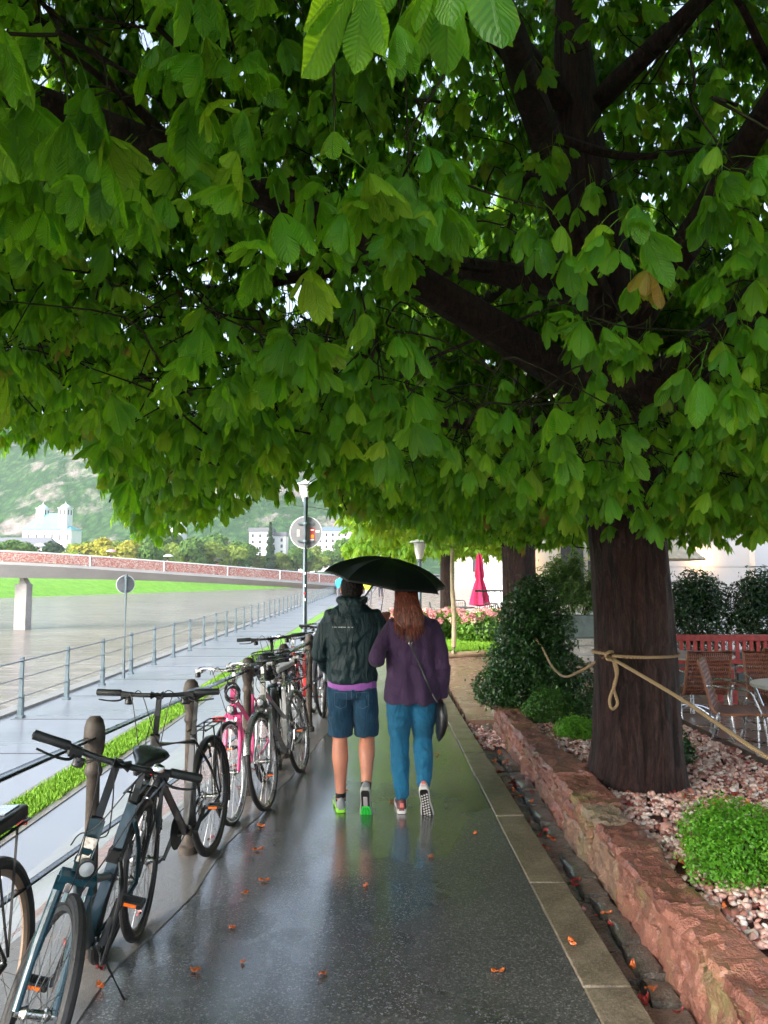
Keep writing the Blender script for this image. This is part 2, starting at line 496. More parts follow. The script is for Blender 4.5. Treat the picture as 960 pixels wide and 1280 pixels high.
g.add(vs, [(j * W + i, j * W + i + 1, (j + 1) * W + i + 1, (j + 1) * W + i) for j in range(140) for i in range(W - 1)])
struct(obj('path', g, M_ASPH, smooth=False))
# kerb stones, slightly irregular
g = MB(); joints = [-1, .35, 1.2, 2.25, 3.32, 4.4, 5.58, 6.65, 7.5, 8.1, 8.7, 9.5, 10.4, 11.3, 12.2, 13.1, 14]
for a, b in zip(joints, joints[1:]):
    dx = rnd.uniform(-.004, .004); dz = rnd.uniform(-.010, -.006)
    g.box2(.782 + dx, .985 + dx, a + .006, b - .006, -.14, .012 + dz)
kw = lambda y: .05 - .016 * (min(y, 10) - 3)
g.v = [(x + kw(y), y, z) for x, y, z in g.v]
struct(obj('kerb', g, M_KERB, smooth=True, bevel=.008, sharp=30))
g = MB(); [g.box2(.77 + kw(y + .5), .79 + kw(y + .5), y, y + .997, -.13, -.012) for y in range(-1, 14)]; struct(obj('kerb_joint', g, simple('dark_grit', (.03, .028, .024), .5, bump=.6, bs=90), smooth=False))

def rough_block(g, x0, x1, y0, y1, z0, z1, amp=.02, step=.05, seed=0, slope=0, freq=5):
    """box with displaced, broken faces"""
    nx = max(2, round((x1 - x0) / step)); ny = max(2, round((y1 - y0) / step)); nz = max(2, round((z1 - z0) / step))
    idx = {}; vs = []; fs = []
    def vid(i, j, k):
        key = (i, j, k)
        if key not in idx:
            u = Vector((x0 + (x1 - x0) * i / nx, y0 + (y1 - y0) * j / ny, z0 + (z1 - z0) * k / nz))
            # round the edges
            ex = min(i, nx - i) / nx; ey = min(j, ny - j) / ny; ez = min(k, nz - k) / nz
            c = Vector(((x0 + x1) / 2, (y0 + y1) / 2, (z0 + z1) / 2))
            border = (ex == 0) + (ey == 0) + (ez == 0)
            q = u * freq + Vector((seed * 3.7, seed * 1.3, 0))
            d = Vector((mn.noise(q), mn.noise(q + Vector((9, 2, 4))) * .6, mn.noise(q + Vector((1, 7, 3))))) * amp + Vector((mn.noise(q * 3.1), 0, mn.noise(q * 3.1 + Vector((5, 5, 5))))) * amp * .5
            if border >= 2: d += (c - u).normalized() * amp * .9
            d.y *= .6
            idx[key] = len(vs); vs.append(u + d)
        return idx[key]
    for i in range(nx):
        for j in range(ny):
            for k in (0, nz):
                q = [vid(i, j, k), vid(i + 1, j, k), vid(i + 1, j + 1, k), vid(i, j + 1, k)]
                fs.append(tuple(q if k else q[::-1]))
    for j in range(ny):
        for k in range(nz):
            for i in (0, nx):
                q = [vid(i, j, k), vid(i, j + 1, k), vid(i, j + 1, k + 1), vid(i, j, k + 1)]
                fs.append(tuple(q if i else q[::-1]))
    for i in range(nx):
        for k in range(nz):
            for j in (0, ny):
                q = [vid(i, j, k), vid(i + 1, j, k), vid(i + 1, j, k + 1), vid(i, j, k + 1)]
                fs.append(tuple(q if not j else q[::-1]))
    n0 = len(g.v); g.add(vs, fs); return range(n0, len(g.v))

# gutter: sunken rough cobbles
g = MB(); y = 0
g.box2(.84, 1.3, -1, 9.6, -.2, -.12)
while y < 9.6:
    ln = rnd.uniform(.16, .42)
    if rnd.random() < .8:
        s = rnd.uniform(.45, .6)
        rough_block(g, .99, .99 + .26 * s, y, y + ln - .012, -.16, rnd.uniform(-.10, -.075), .016, .035, rnd.random() * 40, freq=9)
        rough_block(g, .995 + .26 * s, 1.26, y + .03, y + ln + .01, -.16, rnd.uniform(-.085, -.04), .018, .035, rnd.random() * 40, freq=9)
    else: rough_block(g, .99, 1.25, y, y + ln, -.16, rnd.uniform(-.11, -.07), .018, .035, rnd.random() * 40, freq=9)
    y += ln
struct(obj('gutter', g, M_GUTT, smooth=True, sharp=50))

# low red sandstone wall: face course and broad cap stones
wall = thing('sandstone_wall', 'low rough red sandstone edging wall between the gutter and the pink gravel bed', 'wall', (1.3, 5, 0))
def blocks(name, spec):
    g = MB(); var = []
    for (x0, x1, y0, y1, z0, z1, amp, fr, vv) in spec:
        r = rough_block(g, x0, x1, y0, y1, z0, z1, amp, .024, rnd.random() * 50, freq=fr)
        var += [vv] * len(r)
    o = obj(name, g, M_SAND, wall, sharp=17); o.location = (-1.3, -5, 0)
    a = o.data.attributes.new('var', 'FLOAT', 'POINT'); a.data.foreach_set('value', var)
    return o
spec = []; y = .6
while y < 9.0:
    ln = rnd.uniform(.3, .75); y1 = min(9.05, y + ln)
    jx = rnd.uniform(-.012, .012)
    if rnd.random() < .6:
        zz = rnd.uniform(.02, .08)
        spec.append((1.245 + jx, 1.42, y, y1 - .008, -.13, zz, .026, 12, rnd.random()))
        spec.append((1.25 + jx, 1.42, y - .0, y1 - .012, zz + .004, .185, .026, 13, rnd.random()))
    else: spec.append((1.25 + jx, 1.42, y, y1 - .01, -.13, .185, .028, 12, rnd.random()))
    y = y1
blocks('face_course', spec)
spec = []; caps = [.5, 1.35, 2.2, 2.95, 3.55, 4.2, 4.62, 5.0, 5.7, 6.3, 6.9, 7.6, 8.3, 9.1]
for i, (a, b) in enumerate(zip(caps, caps[1:])):
    wdt = rnd.uniform(.21, .3)
    spec.append((1.235 + rnd.uniform(-.015, .02), 1.24 + wdt, a, b - .008, .19, .19 + rnd.uniform(.05, .08), .022, 13, {3: .35, 6: 1.0}.get(i, rnd.random() * .2)))
blocks('cap_stone', spec)

# planting bed soil, terrace
g = MB()
g.box2(1.4, 3.02, .3, 9.1, -.12, .17); struct(obj('bed_soil', g, M_SOIL, smooth=False))
g = MB(); g.box2(3.0, 3.10, .3, 9.15, -.12, .2); g.box2(1.42, 3.0, 9.06, 9.16, -.12, .24)
struct(obj('bed_edging', g, simple('dark_edging', (.09, .05, .035), .6, bump=.5), smooth=False))
g = MB(); g.box2(3.10, 20, -3, 13.5, -.13, .0); g.box2(-1.0, 3.10, 9.16, 16.1, -.13, -.003) ; g.box2(.99, 3.1, 9.6, 9.17, -.13, -.004)
g = MB(); g.box2(3.10, 20, -3, 30, -.13, 0); g.box2(.99, 3.098, 9.17, 16.1, -.13, -.002)
struct(obj('paving', g, M_PLAZA, smooth=False))
M_PLAZA.node_tree.nodes['Principled BSDF'].inputs['Coat Weight'].default_value = .2; M_PLAZA.node_tree.nodes['Principled BSDF'].inputs['Coat Roughness'].default_value = .25

# gravel stones
ico = bmesh.new(); bmesh.ops.create_icosphere(ico, subdivisions=1, radius=1)
IV = np.array([v.co[:] for v in ico.verts]); IF = np.array([[v.index for v in f.verts] for f in ico.faces]); ico.free()
def rocks(name, n, rx, ry, z, s, mat, label, cat, seed, bias=1.6, mask=None, flat=.6, zfn=None):
    r = np.random.RandomState(seed)
    x = r.uniform(*rx, n); y = ry[0] + (ry[1] - ry[0]) * r.uniform(0, 1, n) ** bias
    if mask is not None:
        k = mask(x, y); x, y = x[k], y[k]; n = len(x)
    sz = s * r.lognormal(0, .28, n)
    V = IV[None] * (1 + r.uniform(-.38, .3, (n, 12, 1)))
    V = V * (sz[:, None, None] * np.stack([r.uniform(.8, 1.4, n), r.uniform(.7, 1.1, n), r.uniform(.5, .9, n)], 1)[:, None, :])
    a = r.uniform(0, 2 * PI, n); b = r.normal(0, .45, n)
    ca, sa, cb, sb = np.cos(a), np.sin(a), np.cos(b), np.sin(b)
    X, Y, Z = V[..., 0], V[..., 1], V[..., 2]
    X, Z = X * cb[:, None] - Z * sb[:, None], X * sb[:, None] + Z * cb[:, None]
    X, Y = X * ca[:, None] - Y * sa[:, None], X * sa[:, None] + Y * ca[:, None]
    zz = z + r.uniform(-.25, 1.0, n) * s * .9
    V = np.stack([X + x[:, None], Y + y[:, None], Z + zz[:, None]], 2).reshape(-1, 3)
    F = (IF[None] + (np.arange(n) * 12)[:, None, None]).reshape(-1, 3)
    o = npmesh(name, V, F, mat, var=np.repeat(r.uniform(0, 1, n), 12), smooth=False)
    tag(o, label, cat, kind='stuff'); return o
m = NT('pink_gravel'); at = m.n('ShaderNodeAttribute', attribute_name='var').outputs['Fac']; P = m.pos()
c = m.ramp(at, [(0, (.16, .04, .03)), (.1, (.34, .12, .09)), (.28, (.58, .31, .26)), (.6, (.72, .46, .4)), (.82, (.78, .58, .52)), (1, (.8, .72, .68))])
c = m.mix(m.ramp(m.noise(60, P, detail=4), [(.45, 0), (.8, .35)]), c, (.3, .12, .09))
m.set(color=c, rough=.4, spec=.5, coat=.3, coatr=.2, normal=m.bump(m.noise(120, P), .5, .004)); M_GRAV = m.mat
rocks('gravel', 19000, (1.40, 3.0), (1.0, 9.0), .185, .0178, M_GRAV, 'pink and white wet gravel covering the planting bed around the trunk', 'gravel', 5,
      mask=lambda x, y: (x < 3.0))
rocks('gravel_spill', 700, (.99, 1.3), (8.0, 10.2), -.07, .017, M_GRAV, 'pink gravel spilt at the far end of the gutter', 'gravel', 6, bias=1)

# fallen leaves
M_FALL = simple('orange_dead_leaf', (.42, .1, .025), .4, var=.4, vs=40, coat=.5, bump=.4, bs=90)
M_FALL2 = simple('dark_red_dead_leaf', (.24, .025, .02), .45, var=.4, vs=40, coat=.4)
def leafshape(L, Wd, curl):
    g = MB(); n = 6
    def fn(u, v):
        w_ = Wd * math.sin(PI * min(1, v * .92 + .06)) ** .8 * (1 - .25 * abs(v - .6))
        x = (u - .5) * 2 * w_
        return (x, (v - .5) * L, .004 + curl * (v - .5) ** 2 * L + abs(u - .5) * Wd * .22 + .006 * math.sin(9 * v + 4 * u))
    g.grid(fn, 4, n); return g
fl = obj('fallen_leaf', leafshape(.062, .019, .28), M_FALL); so_ = fl.modifiers.new('t', 'SOLIDIFY'); so_.thickness = .0012
spots = [(-.81, 3.45), (-.73, 3.85), (-.74, 4.26), (-.665, 4.42), (-.26, 3.42), (.49, 3.44), (.28, 4.78), (.06, 5.9), (-.78, 4.9), (-.83, 5.35), (-.3, 6.2), (.86, 3.66), (-.62, 3.52), (.6, 5.2), (-.95, 6.9), (.5, 7.4), (-.1, 4.35)]
for i, (x, y) in enumerate(spots):
    o = fl if i == 0 else fl.copy()
    if i: COL.objects.link(o)
    o.location = (x, y, .004 if x < .78 else .022); o.rotation_euler = (rnd.uniform(-.15, .15), rnd.uniform(-.15, .15), rnd.uniform(0, 6.28)); k = rnd.uniform(.6, 1.15); o.scale = (k, k, k)
    tag(o, 'small curled orange leaf lying on the wet ground of the walk', 'leaf', 'fallen leaves on the walk')
fl2 = MB()
for k in range(260):
    if k < 170: x, y, z = rnd.uniform(1.42, 2.95), 1.5 + 7.3 * rnd.random() ** 1.5, .215
    elif k < 230: x, y, z = rnd.uniform(1.0, 1.2), rnd.uniform(2, 9), -.055
    else: x, y, z = rnd.uniform(-1.5, -1.1) , rnd.uniform(2.5, 9), .01; 
    q = leafshape(rnd.uniform(.03, .08), rnd.uniform(.01, .022), rnd.uniform(-.5, 1.5))
    q.xf(Matrix.Translation((x, y, z)) @ Euler((rnd.uniform(-.5, .5), rnd.uniform(-.5, .5), rnd.uniform(0, 6.28))).to_matrix().to_4x4())
    fl2.m = rnd.choice((0, 1)); fl2.add(q.v, q.f)
tag(obj('leaf_litter', fl2, [M_FALL, M_FALL2]), 'small red and orange dead leaves scattered over the gravel and gutter', 'litter', kind='stuff')
# ---------------------------------------------------------------- chestnut leaves
def leafmat(name, dark, mid, lite, trans, tw=.42, spec=.5):
    m = NT(name)
    at = m.n('ShaderNodeAttribute', attribute_name='var').outputs['Fac']
    uv = m.n('ShaderNodeUVMap', uv_map='UVMap').outputs[0]
    s = m.n('ShaderNodeSeparateXYZ', i_Vector=uv); u = m.math('ABSOLUTE', s.outputs[0]); v = s.outputs[1]
    # parallel side veins climbing from the midrib
    ph = m.math('MULTIPLY', m.math('SUBTRACT', v, m.math('MULTIPLY', u, .15)), 17)
    vein = m.math('PINGPONG', ph, .5)                    # 0 at vein, .5 between
    vn = m.ramp(vein, [(0, 1), (.1, .15), (.25, 0)])
    mid_ = m.ramp(u, [(0, 1), (.07, .7), (.12, 0)])
    vein_all = m.math('MAXIMUM', m.math('MULTIPLY', vn, .55), mid_)
    c = m.ramp(at, [(0, dark), (.45, mid), (.86, lite), (.93, (.2, .28, .025)), (.965, (.3, .22, .03)), (1, (.22, .06, .02))])
    P = m.pos()
    c = m.mix(m.ramp(m.noise(14, P, detail=2), [(.4, 0), (.8, .35)]), c, lite)
    # dry brown edges on some leaflets
    eg = m.math('MULTIPLY', m.ramp(u, [(.78, 0), (1, 1)]), m.ramp(m.noise(6, P, detail=2), [(.6, 0), (.68, .8)]))
    c = m.mix(eg, c, (.16, .08, .025))
    c = m.mix(m.math('MULTIPLY', vein_all, .38), c, (.13, .26, .045))
    nb = m.bump(m.math('SUBTRACT', m.math('MULTIPLY', vein, 1.2), mid_), .5, .004)
    m.set(color=c, rough=.42, spec=spec, normal=nb)
    tc = m.mix(m.ramp(at, [(0, 0), (.9, .9), (1, 1)]), trans, (.42, .5, .03))
    tc = m.mix(m.math('MULTIPLY', vein_all, .3), tc, (.08, .2, .01))
    tr = m.n('ShaderNodeBsdfTranslucent', i_Color=tc, i_Normal=nb); mx = m.n('ShaderNodeMixShader'); mx.inputs[0].default_value = tw
    m.L.new(m.b.outputs[0], mx.inputs[1]); m.L.new(tr.outputs[0], mx.inputs[2]); m.L.new(mx.outputs[0], m.out.inputs[0])
    return m.mat
M_LEAF = leafmat('chestnut_leaf', (.006, .05, .004), (.055, .27, .008), (.28, .52, .015), (.34, .85, .004), .48, .5)
M_LEAF2 = leafmat('light_chestnut_leaf', (.05, .15, .012), (.11, .26, .018), (.2, .34, .03), (.5, .75, .03), .55, .3)

def leaf_template(rs, hi, nl):
    """one palmate leaf, petiole tip at origin, drooping; returns V, F(quads), UV"""
    ts = (np.array([0, .5, 1.]), np.array([0, .3, .6, .86, 1.]), np.array([0, .14, .32, .5, .66, .8, .92, 1]))[hi]
    hw = (1.15 if hi == 0 else 1) * np.interp(ts, [0, .14, .32, .5, .66, .8, .92, 1], [.011, .043, .09, .138, .168, .163, .098, .005])
    cols = np.array([-1, -.5, 0, .5, 1]) if hi == 2 else np.array([-1, 0, 1])
    V = []; F = []; U = []; base = 0
    angs = {7: [-118, -76, -38, 0, 38, 76, 118], 5: [-88, -44, 0, 44, 88]}[nl]
    droop0 = rs.uniform(.1, .5); droop1 = rs.uniform(1.1, 1.5)
    for a in angs:
        L = .19 * (1 - .42 * (abs(a) / 118) ** 1.3) * rs.uniform(.9, 1.08)
        a = math.radians(a + rs.uniform(-7, 7)); fold = rs.uniform(.15, .6); tw = rs.uniform(-.35, .35)
        p = np.zeros(3); pts = []; dirs = []
        for i, t in enumerate(ts):
            el = -(droop0 + (droop1 - droop0) * (t ** .6))
            if a == 0: el *= .9
            d = np.array([math.cos(a) * math.cos(el), math.sin(a) * math.cos(el), math.sin(el)])
            if i: p = p + d * L * (t - ts[i - 1])
            pts.append(p.copy()); dirs.append(d)
        for i, (p_, d) in enumerate(zip(pts, dirs)):
            side = np.array([-math.sin(a), math.cos(a), 0]); nrm = np.cross(d, side)
            cc, ss = math.cos(tw * ts[i]), math.sin(tw * ts[i]); sd = side * cc + nrm * ss; nm = np.cross(d, sd)
            for c in cols:
                w_ = hw[i] * L / .19 * .19 * 1.08
                wav = .10 * w_ * math.sin(i * 2.4 + 3 * c) if hi == 2 else 0
                V.append(p_ + sd * c * w_ * math.cos(fold * abs(c)) + nm * (-abs(c) * w_ * math.sin(fold) + wav)); U.append((c, ts[i]))
        nc = len(cols)
        for i in range(len(ts) - 1):
            for j in range(nc - 1):
                q = base + i * nc + j; F.append((q, q + 1, q + nc + 1, q + nc))
        base += len(ts) * nc
    # petiole: thin 3-sided tube coming from behind-above
    L = rs.uniform(.09, .17); pp = [np.array([-L * .75 * s_, 0, L * .75 * s_ ** .7]) for s_ in (1, .5, 0)]
    for i, q in enumerate(pp):
        for k in range(3):
            V.append(q + .0022 * np.array([0, math.cos(2.09 * k), math.sin(2.09 * k)])); U.append((0, .5))
    for i in range(2):
        for k in range(3):
            l = (k + 1) % 3; F.append((base + 3 * i + k, base + 3 * i + l, base + 3 * i + 3 + l, base + 3 * i + 3 + k))
    return np.array(V), np.array(F), np.array(U), pp[0]

def place_leaves(P, yaw, tilt, roll, scl, var, templates, tid):
    """P: petiole roots"""
    VV, FF, UU, AA = [], [], [], []; base = 0
    for k, (V, F, U, root) in enumerate(templates):
        s = np.where(tid == k)[0]
        if len(s) == 0: continue
        v = (V - root)[None] * scl[s][:, None, None]
        ct, st_ = np.cos(tilt[s])[:, None], np.sin(tilt[s])[:, None]; cr, sr = np.cos(roll[s])[:, None], np.sin(roll[s])[:, None]; cy, sy = np.cos(yaw[s])[:, None], np.sin(yaw[s])[:, None]
        x, y, z = v[..., 0], v[..., 1], v[..., 2]
        y, z = y * cr - z * sr, y * sr + z * cr
        x, z = x * ct + z * st_, -x * st_ + z * ct
        x, y = x * cy - y * sy, x * sy + y * cy
        v = np.stack([x, y, z], 2) + P[s][:, None, :]
        n = len(s); nv = V.shape[0]
        VV.append(v.reshape(-1, 3)); FF.append((F[None] + (np.arange(n) * nv)[:, None, None] + base).reshape(-1, 4)); base += n * nv
        UU.append(np.tile(U, (n, 1))); AA.append(np.repeat(var[s], nv))
    return np.concatenate(VV), np.concatenate(FF), np.concatenate(UU), np.concatenate(AA)

m = NT('chestnut_bark'); P = m.co('Object')
Pw = m.n('ShaderNodeMixRGB', blend_type='LINEAR_LIGHT', i_Fac=.05, i_Color1=P, i_Color2=m.n('ShaderNodeTexNoise', i_Vector=P, i_Scale=3.0, i_Detail=3).outputs['Color']).outputs[0]
n1 = m.noise(5, Pw, detail=8, rough=.7, stretch=(4.2, 4.2, .4)); n2 = m.noise(20, Pw, detail=7, rough=.7, stretch=(1.6, 1.6, .28)); n4 = m.noise(70, Pw, detail=4, stretch=(1, 1, .5)); n3 = m.noise(1.3, P, detail=5)
c = m.ramp(n2, [(.32, (.010, .006, .006)), (.5, (.075, .038, .034)), (.68, (.2, .12, .11))])
c = m.mix(m.ramp(n3, [(.4, 0), (.65, .65)]), c, (.085, .03, .022))
c = m.mix(m.ramp(n1, [(.38, .95), (.5, 0)]), c, (.004, .003, .003))
c = m.mix(m.ramp(n4, [(.5, 0), (.75, .4)]), c, (.13, .08, .075)); c = m.mix(1.0, c, (.5, .44, .44), 'MULTIPLY')
h = m.math('ADD', m.math('MULTIPLY', n1, 1.6), m.math('ADD', n2, m.math('MULTIPLY', n4, .3)))
m.set(color=c, rough=.55, spec=.35, normal=m.bump(h, 1, .05)); M_CBARK = m.mat

def trunk_mesh(path, radii, n=56, m_=70, flute=.05, seed=0):
    pts = smoothpath(path, 14); rr = smoothpath([(r, 0, 0) for r in radii], 14)
    N = len(pts); rings = []
    for i, p in enumerate(pts):
        ring = []
        for k in range(n):
            a = 2 * PI * k / n
            d = Vector((math.cos(a), math.sin(a), 0)); z = p.z
            fl = 1 + flute * math.sin(3 * a + 1 + seed + .25 * z) + flute * .6 * math.sin(5 * a + 2.1 * seed - .3 * z) + .22 * max(0, 1 - z / .5) ** 2 * (.5 + .5 * math.sin(4 * a + seed)) 
            q = d * 2.2 + Vector((seed, seed, z * .45))
            fl += .08 * mn.noise(q * 2.2) + .05 * mn.noise(Vector((d.x * 7, d.y * 7, z * 1.1 + seed))) + .034 * mn.noise(Vector((d.x * 16, d.y * 16, z * 4)))
            ring.append(p + d * rr[i].x * fl)
        rings.append(ring)
    return MB().loft(rings)

def limb(g, pts, r0, r1, n=10):
    P = smoothpath(pts, 6); N = len(P)
    P = [p + Vector((mn.noise(p * 1.3), mn.noise(p * 1.3 + Vector((5, 0, 0))), mn.noise(p * 1.3 + Vector((0, 5, 0))))) * .1 * (i / N) for i, p in enumerate(P)]
    g.tube(P, [r0 + (r1 - r0) * (i / (N - 1)) ** .8 for i in range(N)], n)
    return P

def chestnut(label, loc, trunk_path, radii, limbs, n_clusters, center, rad, zlow, ztop, mat, seed, hi_dist=3.2, density_low=.62, cam_clear=None, yr=None, per=(4, 8), lscale=1.0, twigs=True, bias=None, open_left=False):
    rs = np.random.RandomState(seed); rr_ = random.Random(seed)
    t = thing('chestnut_tree', label, 'tree', loc)
    T = Vector(loc)
    def loc_(o): o.location = -T; return o
    tr = obj('trunk', trunk_mesh(trunk_path, radii, seed=seed), M_CBARK, t, sharp=180)
    pts_all = []
    for (pts, r0, r1) in limbs:
        g = MB(); P = limb(g, pts, r0, r1); pts_all += P[2:]
        # side branches
        for k in range(max(2, len(P) // 4)):
            b = P[rr_.randrange(len(P) // 4, len(P))]; a = rr_.uniform(0, 2 * PI); ln = rr_.uniform(.8, 2.0)
            q = [b, b + Vector((math.cos(a) * ln * .4, math.sin(a) * ln * .4, rr_.uniform(-.05, .35))), b + Vector((math.cos(a) * ln, math.sin(a) * ln, rr_.uniform(-.4, .5)))]
            if q[-1].z < zlow(q[-1].x, q[-1].y) + .3: q[-1].z = zlow(q[-1].x, q[-1].y) + .35; q[1].z = max(q[1].z, q[-1].z)
            if cam_clear is not None and (q[-1] - cam_clear).length < 1.3: continue
            P2 = limb(g, q, r1 * .8 + .008, .006, 6); pts_all += P2[2:]
        loc_(obj('limb', g, M_CBARK, t, sharp=180))
    A = np.array([p[:] for p in pts_all])
    # clusters
    C = []; SH_ = []
    while len(C) < n_clusters:
        shell = rs.rand() > density_low
        if shell:
            # outer shell of the crown dome, seen from inside
            d = rs.normal(0, 1, 3); d /= np.linalg.norm(d); d[2] = abs(d[2]); k = 1 - abs(rs.normal(0, .085))
            x = center[0] + rad[0] * d[0] * k; y = center[1] + rad[1] * d[1] * k
            if open_left and y > center[1]: y = center[1] + (y - center[1]) * (.6 + .4 * max(0, min(1, (x + .5) / 2)))
            lo = zlow(x, y); z = lo * .9 + (ztop - lo * .9) * d[2] ** .75 * k
            if z < lo or mn.noise(Vector((x * .8, y * .8, z * .8 + seed))) < -.6: continue
        else:
            x = rs.uniform(center[0] - rad[0], center[0] + rad[0]); y = rs.uniform(center[1] - rad[1], center[1] + rad[1])
            e = ((x - center[0]) / rad[0]) ** 2 + ((y - center[1]) / rad[1]) ** 2
            if e > 1 or (open_left and y > 4.9 + 5.6 * (.62 + .38 * max(0, min(1, (x + .5) / 2)))): continue
            lo = zlow(x, y); z = lo + abs(rs.normal(0, .42)) + .02 - (.22 * rs.rand() if rs.rand() < .06 else 0) if rs.rand() < .66 else lo + rs.uniform(.3, 3.4)
            if mn.noise(Vector((x * 1.5, y * 1.5, z * 1.7 + seed))) < -.08 and z > lo + .12: continue
        if bias is not None and rs.rand() > bias(x, y, z): continue
        if cam_clear is not None:
            d = Vector((x, y, z)) - cam_clear
            if d.length < .95 or y < .25 or (d.length < 2.3 and rs.rand() < (.2 if x < -.1 else .6)) or (d.length < 3.2 and x > .1 and rs.rand() < .75): continue
        C.append((x, y, z)); SH_.append(bool(shell))
    C = np.array(C)
    g = MB(); roots = []
    for c, sh_ in zip(C, SH_):
        if not twigs: break
        if rs.rand() < (.75 if sh_ else .3): continue
        j = np.argmin(((A - c) ** 2 * np.array([1, 1, 1.4])).sum(1)); a = A[j]; dist = np.linalg.norm(a - c)
        if dist > .6: a = c + ((a - c) / dist + rs.normal(0, .5, 3)) * rs.uniform(.2, .45)
        mid_ = (a + c) / 2 + np.array([rs.normal(0, .05), rs.normal(0, .05), .04 + .1 * rs.rand()])
        P3 = smoothpath([a, a * .65 + mid_ * .35 + rs.normal(0, .05, 3), mid_ + rs.normal(0, .03, 3), c + rs.normal(0, .02, 3) + np.array([0, 0, .02])], 3); g.tube(P3, [.0065 - .004 * i / (len(P3) - 1) for i in range(len(P3))], 4, cap=False)
    if twigs: loc_(obj('twigs', g, M_TWIG, t, sharp=180))
    # leaves
    reps = rs.randint(per[0], per[1], len(C)); idx = np.repeat(np.arange(len(C)), reps); n = len(idx)
    yaw = rs.uniform(0, 2 * PI, n)
    P = C[idx] + np.stack([np.cos(yaw) * .012, np.sin(yaw) * .012, rs.uniform(-.12, .05, n)], 1)
    tilt = rs.normal(.15, .3, n); roll = rs.normal(0, .3, n); scl = np.clip(rs.normal(.98, .2, n), .55, 1.35) * lscale * np.where(np.array(SH_)[idx], 1.4, 1)
    var = np.clip(rs.beta(1.2, 1.7, n) * .86, 0, .85); k = rs.rand(n); var = np.where(k < .025, rs.uniform(.86, .96, n), var); var = np.where(k > .993, 1, var)
    dcam = np.linalg.norm(P - np.array([0, 0, 1.7]), axis=1)
    for hi in (2, 1, 0):
        s = (dcam < hi_dist) if hi == 2 else ((dcam >= hi_dist) & (dcam < 6.5) if hi == 1 else (dcam >= max(6.5, hi_dist)))
        if s.sum() == 0: continue
        tm = [leaf_template(np.random.RandomState(seed * 10 + q), hi, 7 if q % 3 else 5) for q in range(7)]
        V, F, U, AV = place_leaves(P[s], yaw[s], tilt[s], roll[s], scl[s], var[s], tm, rs.randint(0, 7, s.sum()))
        o = npmesh('crown', V, F, mat, t, uv=U, var=AV); loc_(o)
    return t
M_TWIG = simple('green_brown_twig', (.018, .016, .008), .85, spec=.15, var=.4, vs=5)

def zl1(x, y):
    # underside of the crown: a drooping skirt round the trunk that lifts outward and towards the river
    near = 2.42 - .05 * max(0, min(y - 1.0, 3))
    t = x / max(y, 1.5)
    e = float(np.interp(t, [-.75, -.5, -.40, -.345, -.31, -.25, -.16, -.06, .0, .09, .2, .5, .8], [.2, .165, .16, .07, .03, .055, .085, .08, .055, .03, .03, .03, .06]))
    if -.125 < t < -.08: e += .045            # a notch in the hanging skirt
    z = 1.74 + y * e + .27
    if y < 4: z = z + (near - z) * max(0, min(1, (4 - y) / 1.6)) if near > z else z
    return z + .13 * mn.noise(Vector((x * 1.9, y * 1.3, 2))) + .08 * mn.noise(Vector((x * 4.5, y * 3.5, 5)))
def open_trunk(x, y, z):
    # fewer leaves hang directly in front of the stem and its fork
    return .85 if (y < 5.6 and y > 2 and 2.3 < z < 4.2 and abs(x / y - .315) < .05) else 1
TP = [(1.86, 5.75, .1), (1.87, 5.75, .6), (1.84, 5.75, 1.6), (1.80, 5.75, 2.4), (1.77, 5.72, 3.0), (1.68, 5.7, 3.9), (1.5, 5.7, 5.4), (1.5, 5.8, 7.5)]
def rel(path, l): return [Vector(p) - Vector(l) for p in path]
L1 = (1.82, 5.75, 0)
limbs1 = [([(1.72, 5.7, 3.0), (1.0, 5.35, 3.3), (.2, 4.9, 3.65), (-.9, 4.3, 4.0), (-2.4, 3.4, 4.2), (-3.6, 2.6, 4.0)], .17, .05),
          ([(1.8, 5.7, 2.85), (2.35, 5.4, 3.35), (3.0, 5.0, 3.9), (4.1, 4.3, 4.6), (5.3, 3.8, 5.0)], .21, .06),
          ([(1.7, 5.7, 3.5), (1.2, 4.9, 4.1), (.75, 3.9, 4.4), (.2, 2.6, 4.2), (-.4, 1.4, 3.9)], .14, .045),
          ([(1.7, 5.7, 3.3), (2.2, 4.8, 4.2), (2.4, 3.6, 4.7), (2.2, 2.2, 4.6), (1.8, .8, 4.1)], .13, .03),
          ([(1.66, 5.7, 3.8), (.6, 6.3, 4.3), (-.8, 7.0, 4.5), (-2.6, 7.6, 4.3)], .13, .03),
          ([(1.7, 5.8, 3.6), (2.3, 6.9, 4.2), (2.9, 8.3, 4.4), (3.2, 9.8, 4.0)], .13, .03),
          ([(1.6, 5.8, 4.2), (1.3, 7.2, 4.6), (.7, 8.8, 4.4), (.2, 10, 3.9)], .11, .03),
          ([(1.75, 5.75, 2.5), (1.2, 5.6, 2.75), (.4, 5.5, 2.8), (-.7, 5.2, 2.75), (-1.6, 4.9, 2.6)], .07, .015),
          ([(1.5, 5.7, 5.2), (.4, 4.9, 5.9), (-.9, 4.0, 6.1), (-2.4, 3.2, 5.8)], .1, .02),
          ([(1.5, 5.7, 5.2), (2.6, 5.0, 6.0), (3.8, 4.2, 6.3)], .1, .02),
          ([(1.8, 5.7, 3.0), (2.7, 5.9, 3.3), (3.8, 6.2, 3.5), (5.2, 6.6, 3.3)], .09, .02)]
chestnut('large old chestnut with thick dark brown trunk wrapped in rope, crown overhanging the walk', L1, rel(TP, L1), [.345, .30, .275, .27, .28, .22, .16, .05], limbs1,
         17000, (1.5, 4.9), (5.9, 5.6), zl1, 8.6, M_LEAF, 3, cam_clear=Vector((0, 0, 1.75)), density_low=.36, bias=open_trunk, open_left=True, lscale=.63, per=(4, 9))

